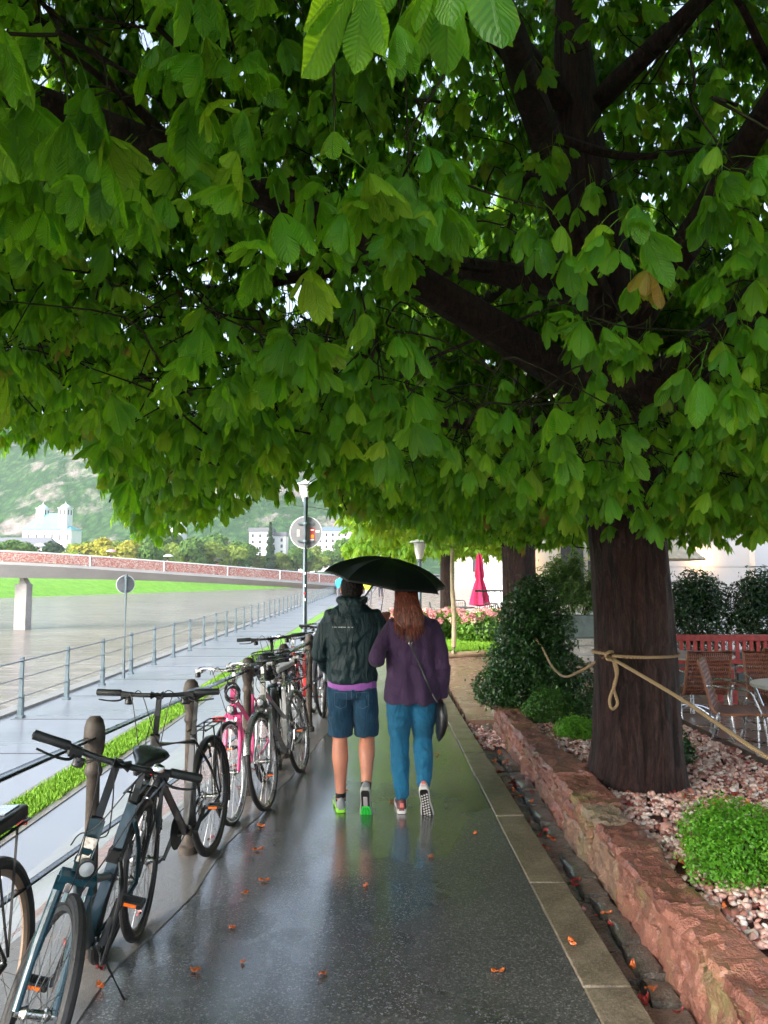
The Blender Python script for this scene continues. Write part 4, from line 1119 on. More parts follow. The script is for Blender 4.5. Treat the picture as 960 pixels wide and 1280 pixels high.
# ---------------------------------------------------------------- people
M_SKIN = simple('skin', (.5, .2, .125), .5, var=.08, vs=6); M_SKIN.node_tree.nodes['Principled BSDF'].inputs['Subsurface Weight'].default_value = .08
def cap(g, pts, rad, n=16, flat=1.0, sub=4, up=None):
    P = smoothpath(pts, sub); rr = [v.x for v in smoothpath([(r, 0, 0) for r in rad], sub)]
    d0 = (P[0] - P[1]).normalized(); d1 = (P[-1] - P[-2]).normalized()
    PP = [P[0] + d0 * rr[0] * .6, P[0] + d0 * rr[0] * .35] + P + [P[-1] + d1 * rr[-1] * .35, P[-1] + d1 * rr[-1] * .6]
    R2 = [rr[0] * .45, rr[0] * .8] + rr + [rr[-1] * .8, rr[-1] * .45]
    g.tube(PP, R2, n, flat=flat, updir=up); return g
def rings_torso(g, spec, n=28):
    """spec: (cx, cy, z, rx, ry)"""
    S = [smoothpath([(a, b, c) for a, b, c, _, _ in spec], 4), smoothpath([(d, e, 0) for *_, d, e in spec], 4)]
    g.loft([[Vector((c.x + r.x * math.copysign(abs(math.cos(a)) ** .88, math.cos(a)), c.y + r.y * math.copysign(abs(math.sin(a)) ** .88, math.sin(a)), c.z)) for a in np.linspace(0, 2 * PI, n, endpoint=False)] for c, r in zip(*S)])
    return g
def hand(g, wrist, d, palm_n, thumb_side, curl=.5, k=1.0):
    """d: pointing direction of fingers; palm_n: direction the palm faces; thumb_side: +1/-1"""
    d = Vector(d).normalized(); pn = Vector(palm_n); pn = (pn - d * pn.dot(d)).normalized(); s = d.cross(pn) * thumb_side
    W = Vector(wrist)
    rings = []
    for t, w_, h in ((0, .026, .02), (.02, .031, .019), (.05, .039, .0165), (.085, .041, .014), (.092, .036, .010)):
        rings.append([W + d * t * k + s * w_ * k * math.cos(a) + pn * h * k * math.sin(a) for a in np.linspace(0, 2 * PI, 12, endpoint=False)])
    g.loft(rings)
    for i, (off, L, r) in enumerate(((.030, .072, .0088), (.0102, .08, .0092), (-.0102, .075, .0088), (-.0295, .058, .008))):
        p = W + d * .075 * k + s * off * k; pts = [p]; a = curl * .35; dd = d
        for q, f in enumerate((.25, .42, .32, .26)):
            dr = (d * math.cos(a) + pn * math.sin(a) + s * off * 2.2).normalized(); p = p + dr * L * f * k; pts.append(p); a += curl * (.25, .9, .8, .5)[q]
        cap(g, pts, [r * k] * 3 + [r * .93 * k, r * .85 * k], 9, sub=3)
    b = W + d * .022 * k + s * .024 * k
    cap(g, [b, b + (s * .75 + d * .6 + pn * .35).normalized() * .035 * k, b + (s * .75 + d * .7 + pn * .35).normalized() * .036 * k + (s * .2 + d * .8 + pn * .55 * (1 + curl)).normalized() * .05 * k], [.0125 * k, .0112 * k, .009 * k], 9, sub=4)
def head(g, c, k=1.0, fwd=(0, 1, 0)):
    c = Vector(c); f = Vector(fwd).normalized(); r_ = f.cross(Vector((0, 0, 1))); Rm = Matrix((r_, f, Vector((0, 0, 1)))).transposed()
    def L(x, y, z): return c + Rm @ (Vector((x, y, z)) * k)
    g.ball(L(0, -.012, .022), (.077 * k, .096 * k, .098 * k), 20, 14, Rm)
    g.ball(L(0, .025, -.045), (.058 * k, .066 * k, .072 * k), 16, 10, Rm)
    g.ball(L(0, .05, -.085), (.03 * k, .03 * k, .026 * k), 12, 8, Rm)                       # chin
    cap(g, [L(0, .088, .012), L(0, .104, -.016), L(0, .108, -.03)], [.008 * k, .011 * k, .0135 * k], 10)    # nose
    cap(g, [L(-.022, .087, -.058), L(0, .095, -.057), L(.022, .087, -.058)], [.006 * k, .0085 * k, .006 * k], 8)   # lips
    for s in (-1, 1):
        g.ball(L(.03 * s, .08, .028), (.02 * k, .012 * k, .008 * k), 10, 6, Rm)          # brow
        g.ball(L(.04 * s, .062, -.02), (.022 * k, .02 * k, .02 * k), 10, 6, Rm)         # cheek
        g.ball(L(.079 * s, -.004, -.004), (.009 * k, .02 * k, .033 * k), 12, 8, Rm @ Matrix.Rotation(.25 * s, 3, 'Z'))   # ear
        g.ball(L(.082 * s, -.008, .012), (.01 * k, .02 * k, .018 * k), 12, 8, Rm @ Matrix.Rotation(.5 * s, 3, 'Z'))
    return L
def eyes(L, par):
    for s in (-1, 1):
        e = obj('eye', MB().ball(L(.031 * s, .078, .006), .0115, 12, 8), simple('eye_white', (.7, .68, .65), .2), par)
        obj('iris', MB().ball(L(.031 * s, .0855, .006), .0052, 10, 6), simple('brown_iris', (.05, .03, .02), .2), e)
def cloth(name, col, rough=.7, wr=.5, sc_=22, spec=.3, sheen=.2, weave=900):
    m = NT(name); P = m.co('Object')
    n = m.noise(sc_, P, detail=3, rough=.45, dist=.9, stretch=(1.1, 1.1, .42)); n2 = m.noise(5, P, detail=3)
    m.set(color=m.ramp(n2, [(.3, sc(col, .8)), (.7, sc(col, 1.15))]), rough=rough, spec=spec, sheen=sheen)
    b = m.bump(n, wr, .04); m.set(normal=m.bump(m.noise(weave, P, detail=1), .25, .001, b)); return m.mat
def wr_disp(amp, s=9, seed=0, stretch=2.4, zlim=None):
    def f(co, n):
        q = Vector((co.x * s, co.y * s, co.z * s / stretch)); d = mn.noise(q + Vector((seed, 0, 0)) + Vector((co.z * 2, 0, 0)))
        q2 = Vector((co.x * s * .7 + co.z * s * .8, co.y * s, co.z * s * .9 - co.x * s * .5)); e = 1 - abs(mn.noise(q2 + Vector((0, seed, 0)))) * 2
        return co + n * (amp * d + amp * .8 * e)
    return f
def shoe(par, M, upper, sole, sock=None, sole_bottom=None, L=.285, tread=None, accent=None, pattern=None, fore=None):
    """local: x forward, heel at x=-.07, z=0 ground"""
    us = [(-.075, .022), (-.06, .034), (-.02, .036), (.05, .034), (.11, .043), (.16, .046), (.195, .036), (.21, .015)]
    n = 20
    def outline(sx): 
        pts = smoothpath([(u, w_ * sx, 0) for u, w_ in us] , 3) + smoothpath([(u, -w_ * sx, 0) for u, w_ in us[::-1]], 3); return pts
    O = outline(1); rings = []
    for k, z, toe in ((.93, 0, 0), (1.0, .006, 0), (1.02, .02, 0), (.97, .032, 0)):
        rings.append([Vector((p.x * (1 if k > .95 else .985) + (.0), p.y * k, z + (.014 * max(0, (p.x - .13) / .08) ** 1.5))) for p in O])
    so_ = obj('sole', MB().loft(rings).xf(M), sole, par)
    if sole_bottom is not None:
        g = MB()
        g.loft([[Vector((p.x * .94 + .004, p.y * .82, -.003 + (.014 * max(0, (p.x - .13) / .08) ** 1.5))) for p in O], [Vector((p.x * .94 + .004, p.y * .82, .004 + (.014 * max(0, (p.x - .13) / .08) ** 1.5))) for p in O]])
        obj('outsole', g.xf(M), sole_bottom, so_)
        if fore is not None:
            q = [(x_, y_, .014 * max(0, (x_ - .13) / .08) ** 1.5) for x_, y_ in ((.075, .026), (.11, .036), (.155, .038), (.19, .026), (.2, 0), (.19, -.026), (.155, -.038), (.11, -.036), (.075, -.026))]
            obj('forefoot_sole', MB().loft([[Vector((a, b, c - .0085)) for a, b, c in q], [Vector((a, b, c + .002)) for a, b, c in q]]).xf(M), fore, so_)
            obj('arch_sole', MB().box((.03, .0, -.004), (.085, .03, .006)).xf(M), simple('pale_arch', (.42, .38, .38), .6), so_, bevel=.003)
            for j in (-.018, 0, .018): obj('groove', MB().tube(smoothpath([(.08, j * .6, -.0095), (.12, j * 1.25, -.0095), (.17, j, -.006)], 4), .0022, 5).xf(M), pattern, so_)
        elif pattern is not None:
            g = MB()
            for i in range(9):
                for j in (-1, 0, 1): g.box((-.02 + .022 * i + .006 * j, j * .018, -.0035 + .014 * max(0, (-.02 + .022 * i - .13) / .08) ** 1.5), (.011, .012, .003), Matrix.Rotation(.5, 3, 'Z'))
            obj('tread', g.xf(M), pattern, so_, smooth=False)
    g = MB(); rings = []
    for u, w_, h in ((-.076, .018, .05), (-.068, .03, .075), (-.045, .034, .092), (-.01, .034, .09), (.03, .033, .078), (.07, .036, .062), (.11, .041, .048), (.15, .043, .038), (.185, .034, .03), (.202, .016, .02)):
        rings.append([Vector((u, w_ * math.cos(a) * (1 if math.sin(a) < .3 else 1 - .35 * (math.sin(a) - .3)), .022 + (h if math.sin(a) > 0 else .0) * max(0, math.sin(a)) ** .8)) for a in np.linspace(0, 2 * PI, 18, endpoint=False)])
    g.loft(rings); up = obj('shoe_upper', g.xf(M), upper, par, sharp=80)
    if accent is not None: obj('heel_tab', MB().box((-.078, 0, .06), (.006, .026, .03)).xf(M), accent, up, bevel=.002)
    if sock is not None: obj('sock', MB().tube([(-.02, 0, .07), (-.022, 0, .10), (-.022, 0, .128)], [.036, .037, .037], 16).xf(M), sock, par)
def footM(x, y, z, heading=PI / 2, pitch=0, roll=0, pivot=.15):
    """pitch lifts the heel about the ball of the foot"""
    return Matrix.Translation((x, y, z)) @ Matrix.Rotation(heading, 4, 'Z') @ Matrix.Rotation(roll, 4, 'X') @ Matrix.Translation((pivot, 0, 0)) @ Matrix.Rotation(pitch, 4, 'Y') @ Matrix.Translation((-pivot, 0, 0))

# --- man
MX, MY = -.235, 5.76
man = thing('person', 'man seen from behind in dark hooded jacket and navy shorts walking under the black umbrella', 'person', (0, 0, 0))
FL = footM(-.315, 5.72, 0, PI / 2 + .12)                                    # planted
FR = footM(-.135, 5.47, .0, PI / 2 - .05, pitch=R(62), pivot=.15)
aL = FL @ Vector((-.022, 0, .11)); aR = FR @ Vector((-.022, 0, .11))
hipL = Vector((MX - .092, MY, .9)); hipR = Vector((MX + .092, MY, .9)); kL = Vector((-.325, 5.80, .49)); kR = Vector((-.125, 5.80, .50))
g = MB()
rings_torso(g, [(MX, MY, .84, .12, .09), (MX, MY, .95, .15, .1), (MX, MY, 1.08, .135, .095), (MX, MY - .01, 1.25, .16, .105), (MX, MY - .01, 1.38, .165, .09), (MX, MY, 1.46, .08, .06)])
for h, k_, a in ((hipL, kL, aL), (hipR, kR, aR)):
    cap(g, [h, (h + k_) / 2, k_], [.085, .078, .056], 18)
    m1 = k_ + (a - k_) * .3 + Vector((0, -.014, 0)); m2 = k_ + (a - k_) * .62 + Vector((0, -.006, 0))
    cap(g, [k_, m1, m2, a, a + (a - k_).normalized() * .02], [.054, .06, .047, .035, .034], 18)
    M = FL if h is hipL else FR
    cap(g, [M @ Vector((-.035, 0, .06)), M @ Vector((.05, 0, .05)), M @ Vector((.13, 0, .035))], [.032, .03, .026], 12)
L_ = head(g, (MX - .005, MY + .03, 1.585), 1.0)
cap(g, [(MX, MY, 1.42), (MX - .003, MY + .005, 1.50), (MX - .005, MY + .02, 1.56)], [.062, .058, .06], 18)
shL = Vector((MX - .185, MY - .01, 1.395)); eL = Vector((-.475, 5.74, 1.125)); wL = Vector((-.43, 5.93, .985))
shR = Vector((MX + .18, MY, 1.395)); eR = Vector((.01, 5.74, 1.13)); wR = Vector((.0, 5.90, 1.315))
for a, b, c, q in ((shL, eL, wL, 1), (shR, eR, wR, -1)): cap(g, [a + Vector((.045 * q, 0, -.02)), (a + b) / 2, b], [.038, .038, .034], 14); cap(g, [b, (b + c) / 2, c], [.035, .035, .026], 14)
hand(g, wL, (wL - eL), (1, 0, 0), 1, .35)
hand(g, wR + Vector((0, -.0, .0)), (.0, .35, 1), (.2, 1, -.3), -1, 1.6)
b_ = remeshed('body', g, .0052, M_SKIN, man, 3)
eyes(L_, b_)
# hair: short, dark
hc = Vector((MX - .005, MY + .018, 1.612))
g = MB(); g.ball(hc, (.084, .101, .098), 26, 18).ball(hc + Vector((0, -.028, -.03)), (.079, .075, .088), 22, 14)
def hair_disp(co, n):
    return co + n * (.004 * mn.noise(co * 60) + .003 * mn.noise(co * 150))
M_HAIRD = simple('dark_short_hair', (.007, .006, .005), .65, spec=.2, var=.5, vs=60, bump=.9, bs=350, bd=.004)
hb = remeshed('hair', g, .006, M_HAIRD, man, 2, hair_disp)
bm = bmesh.new(); bm.from_mesh(hb.data)                                     # hairline: face and neck stay free
bmesh.ops.bisect_plane(bm, geom=bm.verts[:] + bm.edges[:] + bm.faces[:], plane_co=hc + Vector((0, .05, -.01)), plane_no=Vector((0, .75, -.65)), clear_outer=True)
bmesh.ops.bisect_plane(bm, geom=bm.verts[:] + bm.edges[:] + bm.faces[:], plane_co=hc + Vector((0, 0, -.088)), plane_no=Vector((0, 0, -1)), clear_outer=True)
bm.to_mesh(hb.data); bm.free()
# jacket
M_JACK = cloth('dark_teal_shell', (.009, .028, .033), .5, 1.0, 14, .28, 0)
g = MB()
rings_torso(g, [(MX, MY, .905, .172, .122), (MX, MY, .94, .182, .13), (MX, MY, 1.05, .182, .128), (MX, MY - .005, 1.2, .194, .132), (MX, MY - .01, 1.33, .2, .13), (MX, MY - .01, 1.405, .185, .112), (MX, MY - .005, 1.455, .125, .088), (MX, MY + .0, 1.5, .078, .075), (MX, MY + .005, 1.53, .072, .072)])
cap(g, [shL + Vector((.03, 0, .0)), (shL + eL) / 2, eL], [.064, .058, .052], 18); cap(g, [eL, (eL + wL) / 2, wL], [.058, .052, .043], 16)
cap(g, [shR + Vector((-.03, 0, 0)), (shR + eR) / 2, eR], [.068, .064, .056], 18); cap(g, [eR, (eR + wR) / 2, wR - Vector((0, .01, .02))], [.056, .05, .04], 16)
# hood lying on the back
cap(g, [(MX - .085, MY + .035, 1.515), (MX - .078, MY - .05, 1.508), (MX, MY - .098, 1.488), (MX + .078, MY - .05, 1.508), (MX + .085, MY + .035, 1.515)], [.022, .03, .036, .03, .022], 12)
g.ball((MX, MY - .098, 1.452), (.088, .04, .058), 18, 12)
J = remeshed('jacket', g, .008, M_JACK, man, 5, wr_disp(.012, 9, 3))
M_SHIRT = cloth('violet_shirt', (.32, .1, .4), .8, .3)
g = MB(); rings_torso(g, [(MX, MY, .862, .179, .126), (MX, MY, .88, .182, .129), (MX, MY, .93, .176, .122)]); obj('shirt_hem', g, M_SHIRT, man)
M_DENIM = cloth('navy_denim', (.012, .05, .095), .85, .7, 16, .2, .1)
g = MB()
rings_torso(g, [(MX, MY, .80, .16, .112), (MX, MY, .86, .17, .12), (MX, MY, .905, .166, .114)])
for h, k_, s in ((hipL, kL, -1), (hipR, kR, 1)):
    e = Vector((k_.x, k_.y - .005, .515)); rings = []
    for t in np.linspace(0, 1, 9):
        c = h.lerp(e, t) + Vector((-.003 * s, 0, -.03 * (1 - t))); rx = .092 - .006 * t; ry = .108 - .016 * t
        rings.append([c + Vector((rx * math.cos(a), ry * math.sin(a), 0)) for a in np.linspace(0, 2 * PI, 24, endpoint=False)])
    g.loft(rings)
SH = remeshed('shorts', g, .008, M_DENIM, man, 3, wr_disp(.009, 9, 8))
# back pockets and centre seam laid on the surface
def shrink(o):
    bm = bmesh.new(); bm.from_mesh(o.data); t = BVHTree.FromBMesh(bm); bm.free(); return t
def ray_back(t, x, z, y0=5.0, off=.003):
    h = t.ray_cast(Vector((x, y0, z)), Vector((0, 1, 0))); return (h[0] + Vector((0, -off, 0))) if h[0] else None
bt = shrink(SH); M_STITCH = simple('pale_stitch', (.05, .09, .14), .8)
def strip(name, pts, tree, r, mt, par, flat=.5, off=.002, steps=10):
    P = []
    for a, b in zip(pts, pts[1:]):
        for k in range(steps):
            q = ray_back(tree, a[0] + (b[0] - a[0]) * k / steps, a[1] + (b[1] - a[1]) * k / steps, off=off)
            if q: P.append(q)
    q = ray_back(tree, *pts[-1], off=off)
    if q: P.append(q)
    if len(P) > 2: return obj(name, MB().tube(P, r, 6, flat=flat, updir=(0, 1, 0)), mt, par)
for s in (-1, 1):
    x0, x1 = MX + s * .035, MX + s * .125
    strip('back_pocket', [(x0, .845), (x0 + s * .005, .745), ((x0 + x1) / 2, .728), (x1 - s * .002, .75), (x1, .85), (x0, .845)], bt, .0022, M_STITCH, SH)
strip('belt_seam', [(MX - .14, .868), (MX + .14, .868)], bt, .002, M_STITCH, SH); strip('centre_seam', [(MX, .868), (MX, .74)], bt, .0025, M_STITCH, SH)
jt = shrink(J)
g = MB(); x = -.372
for L0 in (.006, .0, .005, .004, .004, 0, .003, .004, .003, .004, .005, .003, .004, .004, .005, 0, 0, .005, .004, .003, 0, .004, .006):
    if L0:
        q = ray_back(jt, x, 1.318, off=.0015)
        if q: g.box(q, (L0, .0014, .0065 if len(g.v) % 3 else .005))
    x += .0066
obj('printed_line', g, simple('white_print', (.6, .62, .62), .6), J, smooth=False)
strip('yoke_seam', [(MX - .165, 1.375), (MX, 1.35), (MX + .165, 1.375)], jt, .0022, M_JACK, J)
M_GREYS = simple('grey_mesh_shoe', (.24, .26, .27), .7, var=.1, bump=.5, bs=300, bd=.002); M_NEON = simple('neon_green_sole', (.28, .75, .04), .4, var=.1); M_BLKS = simple('black_sock', (.01, .01, .012), .9)
M_GRS = simple('green_outsole', (.04, .75, .08), .4)
shoe(man, FL, M_GREYS, M_NEON, M_BLKS, M_BLKS); shoe(man, FR, M_GREYS, simple('pale_midsole', (.4, .4, .38), .6), M_BLKS, simple('dark_outsole', (.02, .02, .022), .5), pattern=simple('dark_green_tread', (.02, .32, .04), .5), fore=M_GRS)

# --- woman
WX, WY = .205, 5.72
wo = thing('person', 'woman with long auburn hair in purple cardigan and teal trousers holding the man\'s arm', 'person', (0, 0, 0))
GL = footM(.125, 5.70, 0, PI / 2 + .02); GR = footM(.29, 5.46, .0, PI / 2 - .12, pitch=R(66), roll=R(-6), pivot=.15)
aL = GL @ Vector((-.022, 0, .10)); aR = GR @ Vector((-.022, 0, .10))
hipL = Vector((WX - .088, WY, .88)); hipR = Vector((WX + .088, WY, .88)); kL = Vector((.112, 5.77, .47)); kR = Vector((.285, 5.79, .50))
g = MB()
rings_torso(g, [(WX, WY, .8, .13, .1), (WX, WY, .9, .15, .11), (WX, WY, 1.05, .12, .09), (WX, WY, 1.2, .14, .1), (WX, WY, 1.33, .145, .08), (WX - .01, WY, 1.4, .07, .05)])
for h, k_, a in ((hipL, kL, aL), (hipR, kR, aR)):
    cap(g, [h, (h + k_) / 2, k_], [.085, .072, .05], 16); m1 = k_ + (a - k_) * .3 + Vector((0, -.012, 0))
    cap(g, [k_, m1, a], [.048, .05, .03], 16); M = GL if h is hipL else GR
    cap(g, [M @ Vector((-.035, 0, .055)), M @ Vector((.05, 0, .045)), M @ Vector((.13, 0, .033))], [.03, .028, .024], 12)
HX = .165
L_ = head(g, (HX, WY + .03, 1.515), .95, (-.12, 1, 0))
cap(g, [(WX - .01, WY, 1.36), (HX + .01, WY + .01, 1.43), (HX, WY + .02, 1.48)], [.055, .048, .05], 16)
shL = Vector((WX - .165, WY, 1.335)); eL = Vector((-.055, 5.60, 1.085)); wL = Vector((-.03, 5.80, 1.165))
shR = Vector((WX + .17, WY, 1.335)); eR = Vector((.425, 5.66, 1.035)); wR = Vector((.425, 5.74, .82))
for a, b, c, q in ((shL, eL, wL, 1), (shR, eR, wR, -1)): cap(g, [a + Vector((.04 * q, 0, -.02)), (a + b) / 2, b], [.036, .036, .032], 14); cap(g, [b, (b + c) / 2, c], [.032, .031, .023], 14)
hand(g, wL, Vector((.1, 1, .0)), (0, 0, -1), 1, .9, .92); hand(g, wR, (-.02, .1, -1), (-1, 0, 0), 1, .6, .92)
b_ = remeshed('body', g, .0052, M_SKIN, wo, 3); eyes(L_, b_)
M_PURP = cloth('purple_knit', (.05, .028, .068), .85, .6, 12, .15, .1, 500)
g = MB()
rings_torso(g, [(WX - .005, WY - .005, .775, .196, .158), (WX - .005, WY - .005, .82, .199, .16), (WX, WY, .95, .192, .15), (WX, WY, 1.08, .182, .134), (WX, WY - .005, 1.22, .19, .135), (WX, WY - .005, 1.31, .185, .118), (WX, WY, 1.37, .135, .09), (WX - .005, WY, 1.41, .075, .065)])
cap(g, [shL + Vector((.03, 0, -.01)), (shL + eL) / 2, eL], [.058, .054, .053], 18); cap(g, [eL, (eL + wL) / 2, wL], [.057, .05, .04], 16)
cap(g, [shR + Vector((-.03, 0, -.01)), (shR + eR) / 2, eR], [.058, .054, .050], 18); cap(g, [eR, (eR + wR) / 2, wR], [.056, .05, .042], 16)
def drape(co, n):
    # vertical folds falling from the shoulder blades, deepening towards the hem
    k = max(0, min(1, (1.28 - co.z) / .45)); f = math.sin(co.x * 62 + 3 * mn.noise(Vector((co.x * 4, co.z * 3, 1))) + co.z * 5) + .5 * math.sin(co.x * 31 - co.z * 9)
    if abs(co.x - WX) > .2: f *= .3
    return wr_disp(.009, 9, 21)(co, n) + n * .007 * k * f
C_ = remeshed('cardigan', g, .008, M_PURP, wo, 5, drape)
M_TEAL = cloth('teal_trousers', (.012, .12, .23), .8, .6, 14, .25, .1)
g = MB()
rings_torso(g, [(WX, WY, .78, .165, .125), (WX, WY - .006, .86, .168, .125), (WX, WY, .93, .145, .1)])
for h, k_, a in ((hipL, kL, aL), (hipR, kR, aR)):
    d = (a - k_).normalized(); P = [h, h.lerp(k_, .5) + Vector((0, -.01, 0)), k_, k_.lerp(a, .35) + Vector((0, -.014, 0)), k_.lerp(a, .7), a - d * .015]
    cap(g, P, [.108, .094, .068, .066, .055, .05], 22)
T_ = remeshed('trousers', g, .008, M_TEAL, wo, 3, wr_disp(.008, 11, 5))
ct = shrink(C_)
# hair
M_AUB = NT('auburn_hair'); P = M_AUB.co('Object')
n1 = M_AUB.noise(1, P, detail=3, stretch=(95, 95, 5)); M_AUB.set(color=M_AUB.ramp(n1, [(.25, (.03, .009, .006)), (.5, (.13, .034, .018)), (.72, (.36, .11, .055))]), rough=.38, spec=.5, normal=M_AUB.bump(n1, .6, .004)); M_AUB = M_AUB.mat
hc = Vector((HX, WY + .01, 1.54)); g = MB()
g.ball(hc, (.085, .1, .095), 24, 16); rings_torso(g, [(HX, WY - .03, 1.56, .08, .06), (HX + .005, WY - .065, 1.47, .1, .06), (HX + .015, WY - .095, 1.4, .112, .052), (HX + .025, WY - .128, 1.345, .1, .032), (HX + .03, WY - .14, 1.315, .07, .016), (HX + .03, WY - .145, 1.3, .03, .008)])
HR = remeshed('hair', g, .007, M_AUB, wo, 4)
rh = random.Random(4); g = MB(); ht = shrink(HR)
for k in range(420):
    u = rh.uniform(-1, 1); x0 = HX + .082 * u; s0 = rh.uniform(1.5, 1.62); tipz = 1.255 + rh.uniform(-.05, .09) + .06 * u * u
    P = []; ph = rh.uniform(0, 6)
    for z in np.linspace(s0, tipz, 12):
        t = (s0 - z) / (s0 - tipz); w_ = x0 + (z < 1.5) * (1.5 - z) * (.09 + .16 * u) + .004 * math.sin(ph + 22 * z)
        q = ht.ray_cast(Vector((w_, 5.0, z)), Vector((0, 1, 0)))[0]
        cz = ct.ray_cast(Vector((w_, 5.0, z)), Vector((0, 1, 0)))[0]
        y = min([v.y for v in (q, cz) if v is not None] or [WY]); P.append(Vector((w_, y - rh.uniform(.001, .007), z)))
    for _ in range(2): P = [P[0]] + [(P[i - 1] + P[i] * 2 + P[i + 1]) / 4 for i in range(1, len(P) - 1)] + [P[-1]]
    g.tube(P, [.0015] + [.0034] * 7 + [.0028, .002, .0014, .0005], 5, cap=False)
obj('hair_strands', g, M_AUB, HR)
# strap, ring and bag
M_LEATH = simple('black_leather', (.012, .012, .014), .35, var=.3, vs=30, bump=.4, bs=120, bd=.002, coat=.2)
bag = thing('shoulder_bag', 'small black leather shoulder bag hanging at the woman\'s right hip from a thin strap', 'bag', (.415, 5.62, .78))
def bl_(o): o.location = (-.415, -5.62, -.78); return o
s_ = strip('strap', [(.135, 1.36), (.19, 1.2), (.27, 1.02), (.345, .84)], ct, .0075, M_LEATH, bag, .35, .004, 12); bl_(s_)
obj('strap', MB().tube(smoothpath([(.345, 5.58, .85), (.375, 5.57, .80), (.40, 5.59, .765)], 5), .006, 6, flat=.4, updir=(0, 1, 0)), M_LEATH, bag).location = (-.415, -5.62, -.78)
q = ray_back(ct, .19, 1.205, off=.008)
bl_(obj('buckle', MB().tube([(q.x + .012 * math.cos(a), q.y, q.z + .012 * math.sin(a)) for a in np.linspace(0, 2 * PI, 20, endpoint=False)], .003, 6, closed=True), M_CHROME, bag))
rings = []
for t, rx, ry, dx in ((0, .012, .06, .0), (.03, .03, .10, .0), (.1, .042, .125, .003), (.17, .045, .12, .002), (.23, .034, .09, -.006), (.275, .016, .05, -.016), (.29, .004, .02, -.02)):
    rings.append([Vector((.415 + dx + rx * math.cos(a), 5.66 + ry * math.sin(a), .79 - t)) for a in np.linspace(0, 2 * PI, 24, endpoint=False)])
bl_(obj('pouch', MB().loft(rings), M_LEATH, bag, sharp=80))
bl_(obj('zip', MB().tube([(.415 + .026 * math.cos(a) * .6, 5.66 + .085 * math.sin(a), .768) for a in np.linspace(0, 2 * PI, 24, endpoint=False)], .0022, 5, closed=True), M_CHROME, bag))
M_WSH = simple('white_pink_shoe', (.6, .5, .5), .6, var=.1, bump=.4, bs=260, bd=.002); M_WSO = simple('white_sole', (.68, .66, .64), .5)
shoe(wo, GL, simple('black_pink_upper', (.03, .02, .025), .6, col2=(.3, .1, .1), vs=60), M_WSO, None, M_BLKS, accent=simple('coral_tab', (.75, .2, .16), .6)); shoe(wo, GR, M_WSH, M_WSO, None, simple('black_outsole', (.008, .008, .009), .5), pattern=M_WSO, accent=simple('coral_tab', (.75, .2, .16), .6))

# --- umbrella
M_UMB = NT('black_umbrella_cloth'); M_UMB.set(color=(.004, .007, .007), rough=.42, spec=.3, normal=M_UMB.bump(M_UMB.noise(25, M_UMB.co('Object'), detail=2), .25, .008)); M_UMB = M_UMB.mat
um = thing('umbrella', 'open black folding umbrella held above the couple, tilted down to the right', 'umbrella', (.015, 5.83, 1.655))
um.rotation_euler = (R(9), R(8), R(10))
NR = 8; RU = .475; DH = .17
def up_(a, t):
    # panels stretched between ribs: straight chords, scalloped hem, sharp fold at each rib
    k = a * NR; q = (k % 1) - .5; f = abs(q) * 2; th = 2 * PI / NR
    r = RU * math.sin(t * 1.2) / math.sin(1.2) * math.cos(th / 2) / math.cos(q * th) * (1 - .07 * (1 - f ** 2) * t ** 3)
    z = DH * (1 - (1 - math.cos(t * 1.2)) / (1 - math.cos(1.2))) - .014 * (1 - f) * math.sin(PI * t)
    ang = 2 * PI * a; return Vector((r * math.cos(ang), r * math.sin(ang), z))
g = MB(); g.grid(lambda u, v: up_(u, .02 + .98 * v), NR * 8, 16); cn = obj('canopy', g, M_UMB, um, sharp=9)
so_ = cn.modifiers.new('t', 'SOLIDIFY'); so_.thickness = .0015
for k in range(NR):
    rb = obj('rib', MB().tube([up_(k / NR, t) - Vector((0, 0, .008)) for t in np.linspace(.03, 1.0, 12)], .0022, 5), M_CHROME, um)
    m_ = up_(k / NR, .55) - Vector((0, 0, .008)); obj('strut', MB().cyl((0, 0, -.02), m_, .0018, 5), M_CHROME, um)
obj('shaft', MB().cyl((0, 0, -.30), (0, 0, DH + .02), .005, 8), M_IRON, um); obj('handle', MB().lathe([(.008, -.40), (.014, -.395), (.015, -.33), (.012, -.30), (.006, -.295)], n=14), M_RUB, um)
obj('ferrule', MB().lathe([(.016, DH - .004), (.014, DH + .006), (.006, DH + .015), (.005, DH + .04), (.001, DH + .045)], n=12), M_BLKP, um)
e = up_(.69, .93)
obj('closing_strap', MB().tube(smoothpath([e, e + Vector((-.02, -.02, -.03)), e + Vector((-.05, -.02, -.09)), e + Vector((-.085, -.015, -.13))], 6), .008, 6, flat=.18), M_UMB, um)

